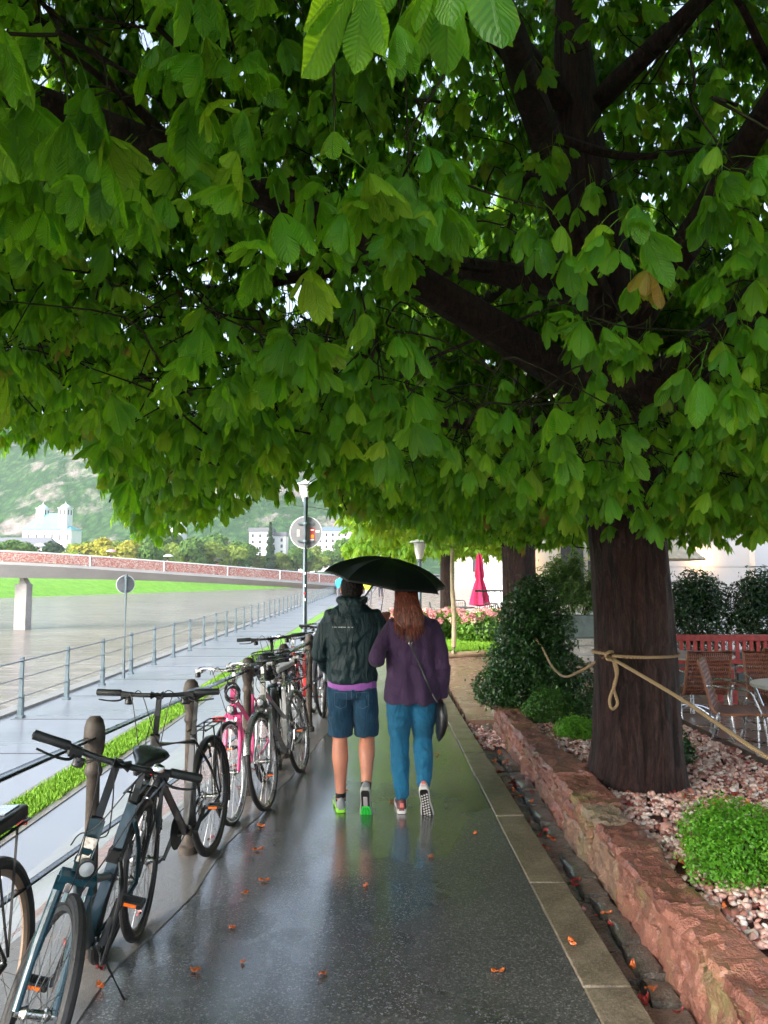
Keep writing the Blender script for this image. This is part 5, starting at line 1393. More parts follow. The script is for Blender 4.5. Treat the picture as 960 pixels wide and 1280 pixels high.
# --- passers-by far off (one continuous low figure each)
def passer(label, loc, top, legs, rz=0, umb=None, k=1.0):
    t = thing('person', label, 'person', loc, rz, None); t.scale = (k, k, k)
    g = MB(); rings_torso(g, [(0, 0, .82, .16, .12), (0, 0, .95, .17, .13), (0, 0, 1.2, .19, .13), (0, 0, 1.38, .18, .1), (0, 0, 1.46, .07, .06)], 16)
    for s in (1, -1): cap(g, [(.09 * s, 0, .85), (.1 * s, .05 * s, .48), (.1 * s, -.02 + .1 * s, .08)], [.1, .075, .05], 10); cap(g, [(.1 * s, -.02 + .1 * s, .06), (.1 * s, .12 + .1 * s, .04)], [.05, .04], 8)
    cap(g, [(-.19, 0, 1.38), (-.25, -.02, 1.12), (-.22, .12, .9)], [.06, .055, .04], 10); cap(g, [(.19, 0, 1.38), (.25, .05, 1.15), (.12, .22, 1.25)], [.06, .055, .04], 10)
    cap(g, [(0, 0, 1.42), (0, .01, 1.52)], [.055, .055], 10); g.ball((0, .02, 1.62), (.08, .095, .115), 14, 10)
    b = remeshed('body', g, .03, [simple('far_skin', (.4, .22, .15), .6), top, legs], t, 2)
    mi = []
    for p in b.data.polygons:
        z = p.center.z; x = abs(p.center.x); mi.append(0 if z > 1.5 else (1 if z > .86 else 2))
    b.data.polygons.foreach_set('material_index', mi)
    obj('hair', MB().ball((0, .0, 1.65), (.088, .1, .105), 14, 10), M_HAIRD, t)
    if umb is not None:
        u = thing('umbrella', label.split(' walking')[0].replace('person', 'umbrella carried by the person') + ' far off', 'umbrella', (loc[0] + .12, loc[1], loc[2] + 1.15), rz)
        obj('canopy', MB().lathe([(.58, .75), (.52, .85), (.3, .98), (.05, 1.03), (.001, 1.05)], n=16, cap=False), umb, u); obj('shaft', MB().cyl((0, 0, 0), (0, 0, 1.04), .012, 6), M_IRON, u); return t, u
    return t, None
fc = lambda n, c: simple(n, c, .8)
# on the footbridge: along its deck
WU, PU, GU = fc('white_umbrella', (.75, .76, .76)), fc('pink_umbrella', (.6, .3, .38)), fc('grey_umbrella', (.55, .57, .6))
for (x, y, z, top, legs, um_, lab, ul) in (
    (-37.0, 82.3, 2.83, (.1, .1, .12), (.03, .03, .05), WU, 'person under the large white umbrella at the left of the footbridge', 'large white umbrella over the left end of the footbridge'),
    (-33.4, 84.3, 2.55, (.04, .05, .08), (.02, .02, .03), None, 'person in dark clothes without umbrella on the footbridge', None),
    (-30.6, 85.9, 2.32, (.12, .05, .08), (.03, .03, .04), PU, 'person under a pink umbrella on the footbridge', 'pink umbrella on the footbridge'),
    (-25.0, 88.8, 1.85, (.25, .25, .27), (.03, .03, .04), GU, 'person under a pale grey umbrella on the footbridge', 'pale grey umbrella on the footbridge'),
    (-20.0, 92.2, 1.42, (.55, .03, .06), (.03, .03, .04), fc('black_umbrella', (.02, .02, .02)), 'person in red coat under a black umbrella on the footbridge', 'black umbrella above the red coat on the footbridge')):
    t, u = passer(lab, (x, y, z), fc('coat', top), fc('legs', legs), R(-60), um_)
    if u: u['label'] = ul
t, u = passer('far walker in yellow green raincoat seen beside the man\'s head', (-.83, 42, 0), fc('lime_raincoat', (.42, .52, .04)), fc('pale_legs', (.2, .2, .22)), 0)
t, u = passer('far walker in sky blue jacket seen between the couple under the umbrella', (-.25, 58, 0), fc('sky_blue_jacket', (.07, .28, .42)), fc('dark_legs', (.03, .03, .05)), 0)
t, u = passer('far walker with turquoise top seen left of the man\'s head', (-2.75, 48, 0), fc('turquoise_top', (.03, .28, .4)), fc('grey_legs', (.1, .1, .12)), 0)
# ---------------------------------------------------------------- rope
M_ROPE = NT('hemp_rope'); P = M_ROPE.co('UV'); 
M_ROPE = NT('hemp_rope'); P = M_ROPE.pos()
wv = M_ROPE.n('ShaderNodeTexWave', i_Vector=P, i_Scale=45, i_Distortion=2, bands_direction='DIAGONAL').outputs['Fac']
M_ROPE.set(color=M_ROPE.ramp(wv, [(0, (.25, .16, .08)), (1, (.52, .38, .22))]), rough=.8, normal=M_ROPE.bump(wv, .8, .006)); M_ROPE = M_ROPE.mat
tx, ty = 1.86, 5.75
def tw_(pts, r=.013):
    return smoothpath(pts, 8)
g = MB()
rt = .295
def around(a0, a1, z0, z1, n=16, rr=rt): return [(tx + (rr + .01) * math.cos(a), ty + (rr + .01) * math.sin(a), z0 + (z1 - z0) * i / (n - 1)) for i, a in enumerate(np.linspace(a0, a1, n))]
R0 = R(205)
kn = Vector(around(R(212), R(212), 1.12, 1.12, 2)[0])
rp = thing('rope', 'pale hemp rope knotted round the big trunk and slung across to the dark shrub', 'rope', (kn.x, kn.y, kn.z))
def ro(name, pts, r=.011): o = obj(name, MB().tube([Vector(p) - kn for p in pts], r, 8), M_ROPE, rp); return o
ro('loop', around(R(212), R(352), 1.12, 1.12)); ro('loop', around(R(352), R(572), 1.12, 1.13, 24))
ro('left_strand', smoothpath([kn, (1.56, 6.2, .93), (1.66, 7.2, .76), (1.70, 7.9, .78), (1.72, 8.35, .88), (1.66, 8.5, 1.0)], 8))
ro('right_strand', smoothpath([kn, (1.81, 4.72, .94), (1.96, 3.9, .76), (2.2, 2.7, .58), (2.4, 1.6, .5)], 8), .012)
ro('hanging_tail', smoothpath([kn + Vector((.02, -.03, .02)), kn + Vector((.06, -.05, -.1)), kn + Vector((.03, -.05, -.22)), kn + Vector((.055, -.05, -.33)), kn + Vector((.015, -.05, -.37)), kn + Vector((-.0, -.05, -.3)), kn + Vector((.05, -.055, -.15)), kn + Vector((.03, -.03, 0))], 6))
ro('knot', [kn + Vector((.035 * math.cos(a) * (1 + .2 * math.sin(3 * a)) + .02, -.03 + .02 * math.sin(2 * a), .03 * math.sin(a))) for a in np.linspace(0, 4 * PI, 40)], .011)

# ---------------------------------------------------------------- terrace furniture
M_CHAIRS = NT('brown_woven_cord'); P = M_CHAIRS.co('Object')
wv = M_CHAIRS.n('ShaderNodeTexWave', i_Vector=P, i_Scale=28, bands_direction='X').outputs['Fac']
M_CHAIRS.set(color=M_CHAIRS.ramp(wv, [(.1, (.10, .03, .018)), (.6, (.30, .11, .06))]), rough=.45, normal=M_CHAIRS.bump(wv, 1, .006)); M_CHAIRS = M_CHAIRS.mat
M_LEG = simple('polished_steel_leg', (.55, .56, .58), .25, metal=.9, var=.1)
M_EDGE = simple('brown_cord_edge', (.28, .12, .07), .5)
def chair(label, loc, rz):
    t = thing('terrace_chair', label, 'chair', loc, rz, 'brown woven terrace chairs')
    # x forward (seat front), y left
    W = .24
    prof = smoothpath([(.27, 0, .40), (.25, 0, .435), (.1, 0, .43), (-.12, 0, .415), (-.2, 0, .43), (-.235, 0, .5), (-.28, 0, .7), (-.33, 0, .88)], 5)
    g = MB(); n = 22
    for k in range(n):
        y = -W + .012 + (2 * W - .024) * k / (n - 1); g.tube([p + Vector((0, y, 0)) for p in prof], .0095, 5, flat=.55)
    cord = obj('woven_seat', g, M_CHAIRS, t)
    g = MB()
    for s in (1, -1): g.tube([p + Vector((0, W * s, 0)) for p in prof], .0135, 8)
    g.tube([prof[-1] + Vector((0, -W, 0)), prof[-1] + Vector((0, W, 0))], .0145, 8); g.tube([prof[0] + Vector((0, -W, 0)), prof[0] + Vector((0, W, 0))], .0145, 8)
    g.tube([prof[19] + Vector((0, -W, 0)), prof[19] + Vector((0, W, 0))], .009, 8)
    obj('seat_frame', g, M_EDGE, t)
    for s in (1, -1):
        obj('leg', MB().tube(smoothpath([(.2, W * s, .42), (.21, .27 * s, .38), (.25, .28 * s, 0)], 5), .0115, 8), M_LEG, t)
        obj('leg', MB().tube(smoothpath([(-.16, W * s, .42), (-.18, .27 * s, .38), (-.27, .28 * s, 0)], 5), .0115, 8), M_LEG, t)
        obj('armrest', MB().tube(smoothpath([(-.27, W * s, .66), (-.2, (W + .03) * s, .67), (0, (W + .05) * s, .66), (.1, (W + .05) * s, .64), (.14, (W + .03) * s, .56), (.19, W * s, .43)], 5), .0125, 8), M_LEG, t)
    obj('stretcher', MB().tube([(-.22, -.275, .2), (.22, -.275, .2)], .008, 6).tube([(-.22, .275, .2), (.22, .275, .2)], .008, 6).tube([(0, .275, .2), (0, -.275, .2)], .008, 6), M_LEG, t)
    return t
c0 = chair('brown woven chair facing right, nearest the trunk and the front round table', (3.35, 7.35, 0), R(-28))
def cdup(loc, rz, label):
    return dup(c0, loc, rz, label)
cdup((3.42, 8.55, 0), R(95), 'brown woven chair seen from behind just right of the trunk')
cdup((4.35, 8.9, 0), R(100), 'brown woven chair seen from behind at the right edge, in the back row')
cdup((4.0, 7.9, 0), R(-100), 'brown woven chair partly hidden behind the front round table')
cdup((4.55, 6.6, 0), R(170), 'brown woven chair at the right edge with its armrest touching the round table')
M_TTOP = stone('pale_marble_top', (.36, .37, .34), (.46, .47, .44), (.55, .56, .53), 12, .3, .0005, .5)
def table(label, loc, r):
    t = thing('round_table', label, 'table', loc)
    obj('tabletop', MB().lathe([(.001, .7), (r - .01, .7), (r, .705), (r, .722), (r - .008, .728), (.001, .728)], n=40, cap=False), M_TTOP, t)
    obj('column', MB().lathe([(.03, .02), (.025, .1), (.022, .66), (.05, .7)], n=14), M_LEG, t)
    for k in range(4):
        a = k * PI / 2 + .4; d = Vector((math.cos(a), math.sin(a), 0))
        obj('foot', MB().tube(smoothpath([Vector((0, 0, .12)), d * .15 + Vector((0, 0, .09)), d * .34 + Vector((0, 0, .015))], 5), .014, 8), M_LEG, t)
    return t
table('round pale stone topped cafe table at the right edge', (3.72, 6.9, 0), .44)
table('pale round table farther back between the chairs and the red bench', (3.75, 9.5, 0), .5)
M_REDW = simple('red_painted_wood', (.36, .028, .022), .4, var=.3, vs=20, coat=.3)
def bench(label, loc, Lx):
    t = thing('bench', label, 'bench', loc)
    obj('top_rail', MB().box((0, 0, .84), (Lx, .05, .085)), M_REDW, t, bevel=.006)
    obj('lower_rail', MB().box((0, 0, .52), (Lx, .045, .06)), M_REDW, t, bevel=.006)
    g = MB(); n = int(Lx / .095)
    for k in range(n): g.box((-Lx / 2 + .06 + k * .095, .0, .67), (.05, .022, .262))
    obj('backrest_slats', g, M_REDW, t, smooth=False)
    g = MB()
    for k in range(4): g.box((0, -.09 - .105 * k, .44), (Lx, .09, .028))
    obj('seat', g, M_REDW, t, smooth=False)
    for x in (-Lx / 2 + .05, 0, Lx / 2 - .05): obj('leg', MB().box((x, .0, .24), (.06, .06, .482)).box((x, -.42, .205), (.06, .05, .41)), M_REDW, t, smooth=False)
    return t
bench('red painted slatted bench at the left, starting behind the trunk', (4.55, 10.55, 0), 1.9)
bench('red painted slatted bench farther right, continuing the row below the hedge', (6.5, 10.6, 0), 1.9)

M_PLANT = simple('grey_green_planter', (.06, .085, .085), .5, var=.1)
M_HEDGE = smallleafmat('hedge_leaf', (.008, .03, .01), (.02, .07, .018), (.06, .16, .02), .3, .4, (.05, .13, .03))
for i, (x, y, hh, wd, lab) in enumerate(((3.95, 12.3, 1.5, .62, 'hedge plant in a planter directly right of the big trunk'), (5.0, 12.4, 1.55, .62, 'hedge plant in the planter middle of the row behind the red bench'),
                                      (6.05, 12.4, 1.6, .62, 'hedge plant in the planter at the right edge behind the red bench'), (7.2, 12.4, 1.6, .62, 'hedge plant in the last planter at the far right'))):
    b = bush('hedge_plant', lab, 'hedge', (x, y, .45), [(0, 0, .45, wd * .9, .3, .45), (-.25, 0, .8, .32, .26, .38), (.25, .05, .85, .32, .26, .36), (.02, 0, 1.05, .34, .25, .3)], 8500, .034, M_HEDGE, 60 + i, 'hedge plants along the terrace', aspect=.4, stems=14, fill=.5)
    tag(obj('planter', MB().box((x, y, .24), (1.0, .42, .48)), M_PLANT, None, bevel=.01), ['dark planter box holding the hedge plant right of the trunk', 'dark planter box holding the middle hedge plant', 'dark planter box holding the hedge plant at the right edge', 'dark planter box at the far right end of the hedge row'][i], 'planter', 'planters under the hedge')

# ---------------------------------------------------------------- steps, planter with bamboo, balustrade
M_STEP = stone('grey_step', (.2, .2, .19), (.3, .3, .29), (.38, .38, .37), 5, .5, .003, .3)
stp = thing('steps', 'three grey stone steps leading up to the terrace behind the shrub', 'steps', (4.0, 15, 0))
for k in range(3):
    obj('step', MB().box2(-1.3, 1.6, .38 * k, 4.0, .13 * k + .002 * k, .13 * (k + 1)), M_STEP, stp, smooth=False, bevel=.006)
tag(obj('planter', MB().box((3.95, 16.3, .62), (1.5, .5, .45), taper=1.03), simple('slate_planter', (.1, .135, .14), .5), None, bevel=.01), 'large slate grey trough planter on the steps holding light bamboo', 'planter')
M_BAMB = smallleafmat('bamboo_leaf', (.03, .09, .02), (.08, .2, .04), (.2, .4, .05), .4, .45, (.28, .34, .08))
bush('bamboo', 'airy light green bamboo growing in the slate trough planter', 'plant', (3.95, 16.3, .8), [(-.45, 0, .55, .42, .22, .6), (0, 0, .65, .4, .22, .62), (.45, 0, .45, .35, .22, .5), (-.3, 0, 1.0, .25, .2, .35), (.1, 0, 1.1, .2, .2, .35), (.55, 0, .9, .2, .2, .3)], 5200, .055, M_BAMB, 71, aspect=.25, fill=.8, stems=30)
bl = thing('balustrade', 'dark iron balustrade behind the trough planter', 'balustrade', (4.5, 17.0, .39))
obj('rail', MB().tube([(-2.5, 0, .95), (1.2, 0, .95)], .025, 8).tube([(-2.5, 0, .12), (1.2, 0, .12)], .015, 8), M_IRON, bl)
for k in range(28): obj('baluster', MB().cyl((-2.45 + .13 * k, 0, .0), (-2.45 + .13 * k, 0, .95), .01, 6), M_IRON, bl)
pil = thing('gate_pillar', 'teal grey pillar with a bowl of yellow flowers left of the big trunk', 'pillar', (4.62, 15.4, .26))
obj('shaft', MB().box((0, 0, .7), (.22, .22, 1.4)).box((0, 0, 1.42), (.3, .3, .06)), simple('teal_pillar', (.06, .11, .115), .5), pil, bevel=.01)
V, F, A = bush_np(700, [(0, 0, 1.62, .24, .24, .14)], .035, 5); npmesh('flowers', V, F, smallleafmat('yellow_flowers', (.06, .14, .02), (.5, .4, .03), (.3, .3, .03), .2, .6, (.7, .5, .03)), pil, var=A, smooth=False)

# ---------------------------------------------------------------- building
m = NT('white_rusticated_wall'); P = m.co('Object'); sz = m.n('ShaderNodeSeparateXYZ', i_Vector=P).outputs[2]
m.set(color=m.ramp(m.noise(.8, P, detail=5), [(.3, (.66, .68, .7)), (.7, (.74, .75, .76))]), rough=.75, normal=m.bump(m.noise(60, P), .15, .003)); M_WALLW = m.mat
bd = thing('building', 'white rusticated facade behind the hedge and terrace', 'building', (8, 17.6, 0))
# courses as real rustication
for k in range(14):
    g = MB().box2(-5.0, 14, -.0, .5, .62 * k + .015, .62 * (k + 1)); g.box2(-5.0, 14, .03, .5, .62 * k - .001, .62 * k + .016)
    obj('stone_course', g, M_WALLW, bd, smooth=False)
for k in range(14):
    obj('pilaster_block', MB().box2(.35, 1.5, -.28, -.002, .62 * k + .02, .62 * (k + 1) - .005), M_WALLW, bd, smooth=False, bevel=.01)
M_WG = simple('window_glass', (.06, .07, .08), .1, coat=1); M_FRAMEW = simple('cream_frame', (.6, .56, .48), .5)
for x in (-3.4, 3.4, 6.4):
    for z0 in (.9, 4.6):
        wn = obj('window', MB().box2(x - .65, x + .65, -.05, -.003, z0, z0 + 2.1), M_FRAMEW, bd, smooth=False)
        for q in (-.31, .31): obj('pane', MB().box2(x + q - .26, x + q + .26, -.056, -.052, z0 + .12, z0 + 1.98), M_WG, wn, smooth=False)
def wall_lamp(x, y, z, label):
    t = thing('wall_lamp', label, 'wall lamp', (x, y, z))
    m = NT('lit_lamp_glass'); m.set(color=(1, .7, .4), emit=(1, .55, .2), emits=9)
    obj('bracket', MB().tube([(0, 0, 0), (0, -.12, .06), (0, -.16, .0)], .012, 6), M_IRON, t)
    obj('lamp_shade', MB().lathe([(.05, 0), (.1, .2), (.1, .22), (.02, .26)], (0, -.16, -.22), 14), m.mat, t)
wall_lamp(7.25, 17.58, 2.15, 'lit warm wall lamp on the white facade right of the big trunk')
wall_lamp(3.18, 17.58, 2.1, 'lit warm wall lamp on the white facade beside the second trunk')
c_ = obj('cream_parasol', MB().lathe([(.02, 2.9), (.05, 2.8), (1.25, 2.0), (1.22, 1.98), (.05, 2.7)], n=8, cap=False), simple('cream_canvas', (.6, .52, .4), .8), smooth=False)
ps = thing('cream_parasol', 'open cream parasol partly hidden behind the big trunk on the steps', 'parasol', (5.3, 15.6, 0)); c_.name = 'canopy'; c_.parent = ps
obj('pole', MB().cyl((0, 0, 0), (0, 0, 2.85), .025, 10), M_LEG, ps)

# farther pale houses closing the walk, right side
b2 = thing('building', 'pale distant building beyond the pink parasol terrace', 'building', (16, 46, 0))
obj('wall', MB().box2(-9.5, 14, 0, 8, 0, 14), M_WALLW, b2, smooth=False)
for i in range(9):
    for j in range(3): obj('window', MB().box((-8 + 2.5 * i, -.06, 2.4 + 3.6 * j), (1.1, .12, 1.9)), M_WG, b2, smooth=False)
b3 = thing('building', 'low pale building far ahead along the walk', 'building', (22, 90, 0))
obj('wall', MB().box2(-13, 16, 0, 8, 0, 11), simple('beige_wall', (.5, .47, .42), .8), b3, smooth=False)
for i in range(9):
    for j in range(2): obj('window', MB().box((-11 + 3 * i, -.06, 3 + 4 * j), (1.3, .12, 2)), M_WG, b3, smooth=False)

# ---------------------------------------------------------------- lawn with hydrangeas
g = MB()
lawn = [(.55, 15.95), (1.4, 16.0), (2.3, 16.5), (2.9, 17.6), (3.1, 19.5), (3.0, 26), (-.2, 27), (-.1, 18)]
g.prism(lawn, -.02, .09); struct(obj('lawn', g, M_GRASS, smooth=False))
ring = smoothpath([(x, y, 0) for x, y in lawn], 4, closed=True)
g = MB(); g.tube([p + Vector((0, 0, .05)) for p in ring], .06, 8, closed=True); struct(obj('lawn_kerb', g, simple('tan_kerb', (.36, .26, .17), .6, var=.2)))
def inl(x, y): return .09
blades('lawn_grass', 16000, (.5, 2.9), (16.3, 24), .09, .06, 'short bright green lawn under the young tree', 9)
yt = thing('young_tree', 'slender young tree with thin pale trunk on the lawn edge', 'tree', (1.43, 16.0, .08))
obj('trunk', MB().tube(smoothpath([(0, 0, 0), (.02, 0, .7), (-.02, 0, 1.5), (.0, 0, 2.3), (.05, 0, 3)], 5), [.07] + [.05] * 8 + [.04] * 12, 10), stone('pale_spotted_bark', (.2, .15, .08), (.4, .33, .2), (.5, .44, .3), 9, .6, .004, .1), yt)
V, F, A = bush_np(5000, [(0, 0, 2.7, .7, .7, .6), (.5, 0, 2.6, .5, .5, .45), (-.5, .1, 2.8, .5, .5, .5), (0, 0, 3.3, .7, .7, .5)], .06, 77, aspect=.5, fill=.6)
npmesh('crown', V, F, smallleafmat('young_leaf', (.05, .14, .015), (.14, .28, .02), (.3, .5, .03), .5, .5, (.3, .4, .05)), yt, var=A, smooth=False)
M_HYD = smallleafmat('hydrangea_leaf', (.04, .12, .015), (.12, .27, .02), (.2, .4, .03), .3, .5, (.18, .34, .04)); M_HYF = smallleafmat('hydrangea_flower', (.55, .16, .2), (.75, .38, .36), (.6, .3, .3), .2, .7, (.8, .66, .45))
hy = [(1.05, 19.2, .5, 'hydrangea bush with pink heads left of the slim pale trunk'), (1.75, 19.6, .55, 'hydrangea bush with cream pink heads directly behind the slim pale trunk'), (2.35, 18.6, .5, 'hydrangea bush with pink heads at the right end of the bed'), (.5, 20.4, .5, 'hydrangea bush at the left end beside the garden lamp'), (2.8, 20.2, .55, 'hydrangea bush at the back right of the bed')]
for i, (x, y, r, lab) in enumerate(hy):
    t = bush('hydrangea', lab, 'hydrangea', (x, y, .08), [(0, 0, .35, r, r, .36), (-.3, 0, .3, .35, .35, .3), (.3, .1, .32, .35, .35, .32)], 3600, .05, M_HYD, 80 + i, aspect=.6)
    Vs, Fs, As, b0 = [], [], [], 0; rr = random.Random(i)
    for k in range(26):
        a = rr.uniform(0, 6.28); e = rr.uniform(.1, 1.3); p = (r * .98 * math.cos(a) * math.cos(e), r * .98 * math.sin(a) * math.cos(e), .36 + .37 * math.sin(e))
        V, F, A = bush_np(70, [(*p, .085, .085, .07)], .022, k, aspect=.9, fill=0); Vs.append(V); Fs.append(F + b0); As.append(np.full(len(V), rr.random())); b0 += len(V)
    npmesh('flower_heads', np.concatenate(Vs), np.concatenate(Fs), M_HYF, t, var=np.concatenate(As), smooth=False)
# closed magenta parasol, dark tables behind the hydrangeas
M_MAG = simple('magenta_canvas', (.62, .02, .12), .7, var=.2, vs=4)
ps = thing('parasol', 'folded magenta parasol on the terrace behind the hydrangeas', 'parasol', (2.85, 23.0, 0))
rings = []
for z, r in ((.75, .04), (.8, .27), (.95, .24), (1.4, .15), (1.55, .10), (1.65, .13), (1.9, .11), (2.2, .09), (2.35, .03)):
    rings.append([Vector((r * (1 + .25 * math.cos(6 * a + z * 2)) * math.cos(a), r * (1 + .25 * math.cos(6 * a + z * 2)) * math.sin(a), z)) for a in np.linspace(0, 2 * PI, 36, endpoint=False)])
obj('folded_canopy', MB().loft(rings), M_MAG, ps, sharp=60); obj('pole', MB().cyl((0, 0, 0), (0, 0, 2.4), .025, 8), M_IRON, ps)
obj('base', MB().lathe([(.25, 0), (.25, .06), (.05, .1)], n=20), M_IRON, ps)
M_DM = simple('dark_metal', (.05, .055, .06), .4)
def dtable(x, y, lab):
    t = thing('garden_table', lab, 'table', (x, y, 0)); obj('tabletop', MB().lathe([(.45, .72), (.45, .75)], n=24), M_DM, t)
    obj('column', MB().cyl((0, 0, .02), (0, 0, .72), .03, 8), M_DM, t); obj('base', MB().lathe([(.28, 0), (.26, .03)], n=20), M_DM, t)
dtable(2.2, 22.6, 'dark round garden table left of the folded magenta parasol'); dtable(3.7, 22.2, 'dark round garden table right of the folded magenta parasol')
def dchair(x, y, rz, lab):
    t = thing('garden_chair', lab, 'chair', (x, y, 0), rz, 'dark garden chairs behind the hydrangeas')
    obj('seat', MB().box((0, 0, .45), (.42, .42, .03)), M_DM, t, bevel=.01); g = MB()
    for k in range(7): g.cyl((-.2, -.18 + .06 * k, .46), (-.26, -.18 + .06 * k, .86), .008, 5)
    g.tube(smoothpath([(-.2, -.2, .45), (-.27, -.19, .86), (-.28, 0, .9), (-.27, .19, .86), (-.2, .2, .45)], 5), .014, 7); obj('backrest', g, M_DM, t)
    for sx in (-.19, .19):
        for sy in (-.19, .19): obj('leg', MB().cyl((sx, sy, .45), (sx * 1.2, sy * 1.15, 0), .012, 6), M_DM, t)
    return t
d0 = dchair(1.6, 22.4, 0, 'dark garden chair at the left of the dark tables'); dup(d0, (2.3, 23.5, 0), R(-90), 'dark garden chair behind the left dark table'); dup(d0, (3.1, 21.6, 0), R(60), 'dark garden chair just in front of the folded magenta parasol'); dup(d0, (4.3, 22.5, 0), R(180), 'dark garden chair at the right of the dark tables')
# ---------------------------------------------------------------- river fence
M_STEEL = simple('galvanised_steel', (.1, .14, .165), .45, metal=.3, var=.2, vs=12)
M_WIRE = simple('steel_cable', (.16, .17, .18), .4, metal=.6)
f = thing('river_fence', 'long grey steel post and cable fence along the river edge of the promenade', 'fence', (-6.5, 14, -.85))
L = [0, .36, .7, 1.0]
for k in range(-4, 46):
    g = MB(); y = 2.0 * k - .03
    g.box((0, y, .5), (.07, .045, 1.08)); g.box((0, y + .012, .2), (.1, .05, .42)); g.box((0, y, .02), (.14, .12, .04))
    for z in (.1, .2, .36): g.cyl((-.06, y, z), (.06, y, z), .012, 6)
    g.box((0, y, 1.055), (.072, .06, .03))
    obj('post', g, M_STEEL, f, bevel=.004)
for z in (.36, .7, 1.0):
    obj('cable', MB().tube([(0, -8, z), (0, 90, z)], .011 if z < 1 else .017, 6), M_WIRE, f)

# ---------------------------------------------------------------- signs and lamps
M_PLATE = simple('grey_sign_back', (.17, .18, .19), .5, metal=.1, var=.15, vs=5)
M_RED = simple('red_sticker', (.55, .02, .02), .5, var=.05); M_YEL = simple('yellow_sticker', (.8, .35, .03), .5); M_PALE = simple('pale_sticker', (.75, .73, .7), .5)
def sign(name, label, loc, r, zc, ztop, pr, rz=0, wear=True, lamp=False):
    t = thing(name, label, 'road sign', loc, rz)
    obj('pole', MB().cyl((0, 0, 0), (0, 0, ztop), pr, 12), M_STEEL, t)
    g = MB().lathe([(.001, .0), (r, .0), (r, .012), (.001, .012)], (0, .06, zc), 40, (0, 1, 0), cap=False)
    p = obj('sign_disc', g, M_PLATE, t)
    obj('rim', MB().tube([(r * math.cos(a), .066, zc + r * math.sin(a)) for a in np.linspace(0, 2 * PI, 40, endpoint=False)], .009, 6, closed=True), M_WHITEM, t)
    for dz in (-.16, .16): obj('clamp', MB().box((0, .035, zc + dz), (.3 * r / .3, .02, .03)).lathe([(pr + .008, -.02), (pr + .008, .02)], (0, 0, zc + dz), 12), M_STEEL, t)
    return t
s = sign('road_sign', 'large round sign seen from its grey back with red stickers on a tall post', (-1.42, 13.9, 0), .29, 2.46, 3.1, .045)
g = MB()
def stick(name, x, z, w, h, mt, pa, y=-.0625): 
    return obj(name, MB().box((x, -y - .0045, z), (w, .002, h)), mt, pa, smooth=False)
stick('sticker', .115, 2.5, .085, .09, M_RED, s, -.0625)
stick('sticker', .115, 2.375, .085, .14, M_RED, s, -.0625); stick('sticker', .115, 2.39, .055, .065, M_YEL, s, -.0605); stick('sticker', .115, 2.33, .06, .025, M_PALE, s, -.0605)
stick('sticker', .115, 2.507, .06, .03, M_PALE, s, -.0605)
stick('sticker', .21, 2.48, .07, .035, M_PALE, s); stick('sticker', -.14, 2.45, .05, .13, simple('worn_sticker', (.42, .37, .33), .7, var=.3, vs=60), s)
for z, c in ((1.5, M_PALE), (1.36, M_RED), (1.25, M_PALE), (1.72, M_PALE)):
    obj('pole_sticker', MB().box((.008 * math.sin(z * 40), -.0455, z), (.035, .003, .04)), c, s, smooth=False)
sign('road_sign', 'small round grey sign on a thin post standing beside the river fence', (-6.42, 19.2, -.85), .22, 2.3, 2.55, .04, rz=.5)

M_GLOBE = NT('lamp_glass'); M_GLOBE.set(color=(.8, .82, .84), rough=.3, spec=.5); M_GLOBE = M_GLOBE.mat
def lamp(label, loc, zb, k=1.0):
    t = thing('street_lamp', label, 'street lamp', loc)
    obj('pole', MB().lathe([(.07, 0), (.07, .5), (.045, .55), (.035, zb), (.05, zb + .02), (.05, zb + .06)], n=12), M_STEEL, t)
    g = MB().lathe([(.06 * k, 0), (.075 * k, .05 * k), (.15 * k, .34 * k), (.155 * k, .36 * k), (.02, .37 * k)], (0, 0, zb + .06), 20)
    obj('lamp_shade', g, M_GLOBE, t)
    g = MB().lathe([(.24 * k, 0), (.235 * k, .02), (.12 * k, .06 * k), (.03 * k, .1 * k), (.025 * k, .13 * k), (.001, .15 * k)], (0, 0, zb + .06 + .37 * k), 20)
    obj('lamp_cap', g, M_WHITEM, t)
    return t
lamp('street lamp with white cup shade above the large round sign at left', (-1.47, 14.35, 0), 3.0, .85)
lamp('garden lamp with white cup shade standing just above the black umbrella', (.72, 15.6, 0), 1.95, .9)

# ---------------------------------------------------------------- footbridge
br = thing('footbridge', 'pale footbridge over the river with railings covered in red love locks', 'bridge', (-40, 80, 0))
bp = [(-125, 76, 1.6, 2.6), (-95, 74, 2.9, 1.9), (-62, 75.5, 3.4, 1.75), (-40, 80, 3.03, 1.66), (-25.4, 87, 2.06, 1.1), (-14, 95, 1.1, .85), (-6, 104, .35, .7), (3, 113, 0, .6)]
cx = smoothpath([(a, b, c) for a, b, c, d in bp], 8); th = smoothpath([(d, 0, 0) for *_, d in bp], 8)
lft, rgt, bl, brr = [], [], [], []
rings = []; rtop = []
for i, p in enumerate(cx):
    d = (cx[min(i + 1, len(cx) - 1)] - cx[max(i - 1, 0)]); d.z = 0; d.normalize(); n_ = Vector((d.y, -d.x, 0))
    t_ = th[i].x
    rings.append([p - n_ * 2.2, p + n_ * 2.2, p + n_ * 2.2 - Vector((0, 0, .3)), p + n_ * 1.2 - Vector((0, 0, t_)), p - n_ * 1.2 - Vector((0, 0, t_)), p - n_ * 2.2 - Vector((0, 0, .3))])
    rtop.append((p - n_ * 2.1, p + n_ * 2.1))
T = Vector((40, -80, 0))
def shift(o): o.location = (40, -80, 0); return o
M_DECK = simple('bridge_paint', (.4, .39, .38), .5, var=.08, vs=.4)
shift(obj('deck', MB().loft(rings), M_DECK, br, sharp=30))
m = NT('love_locks'); P = m.pos()
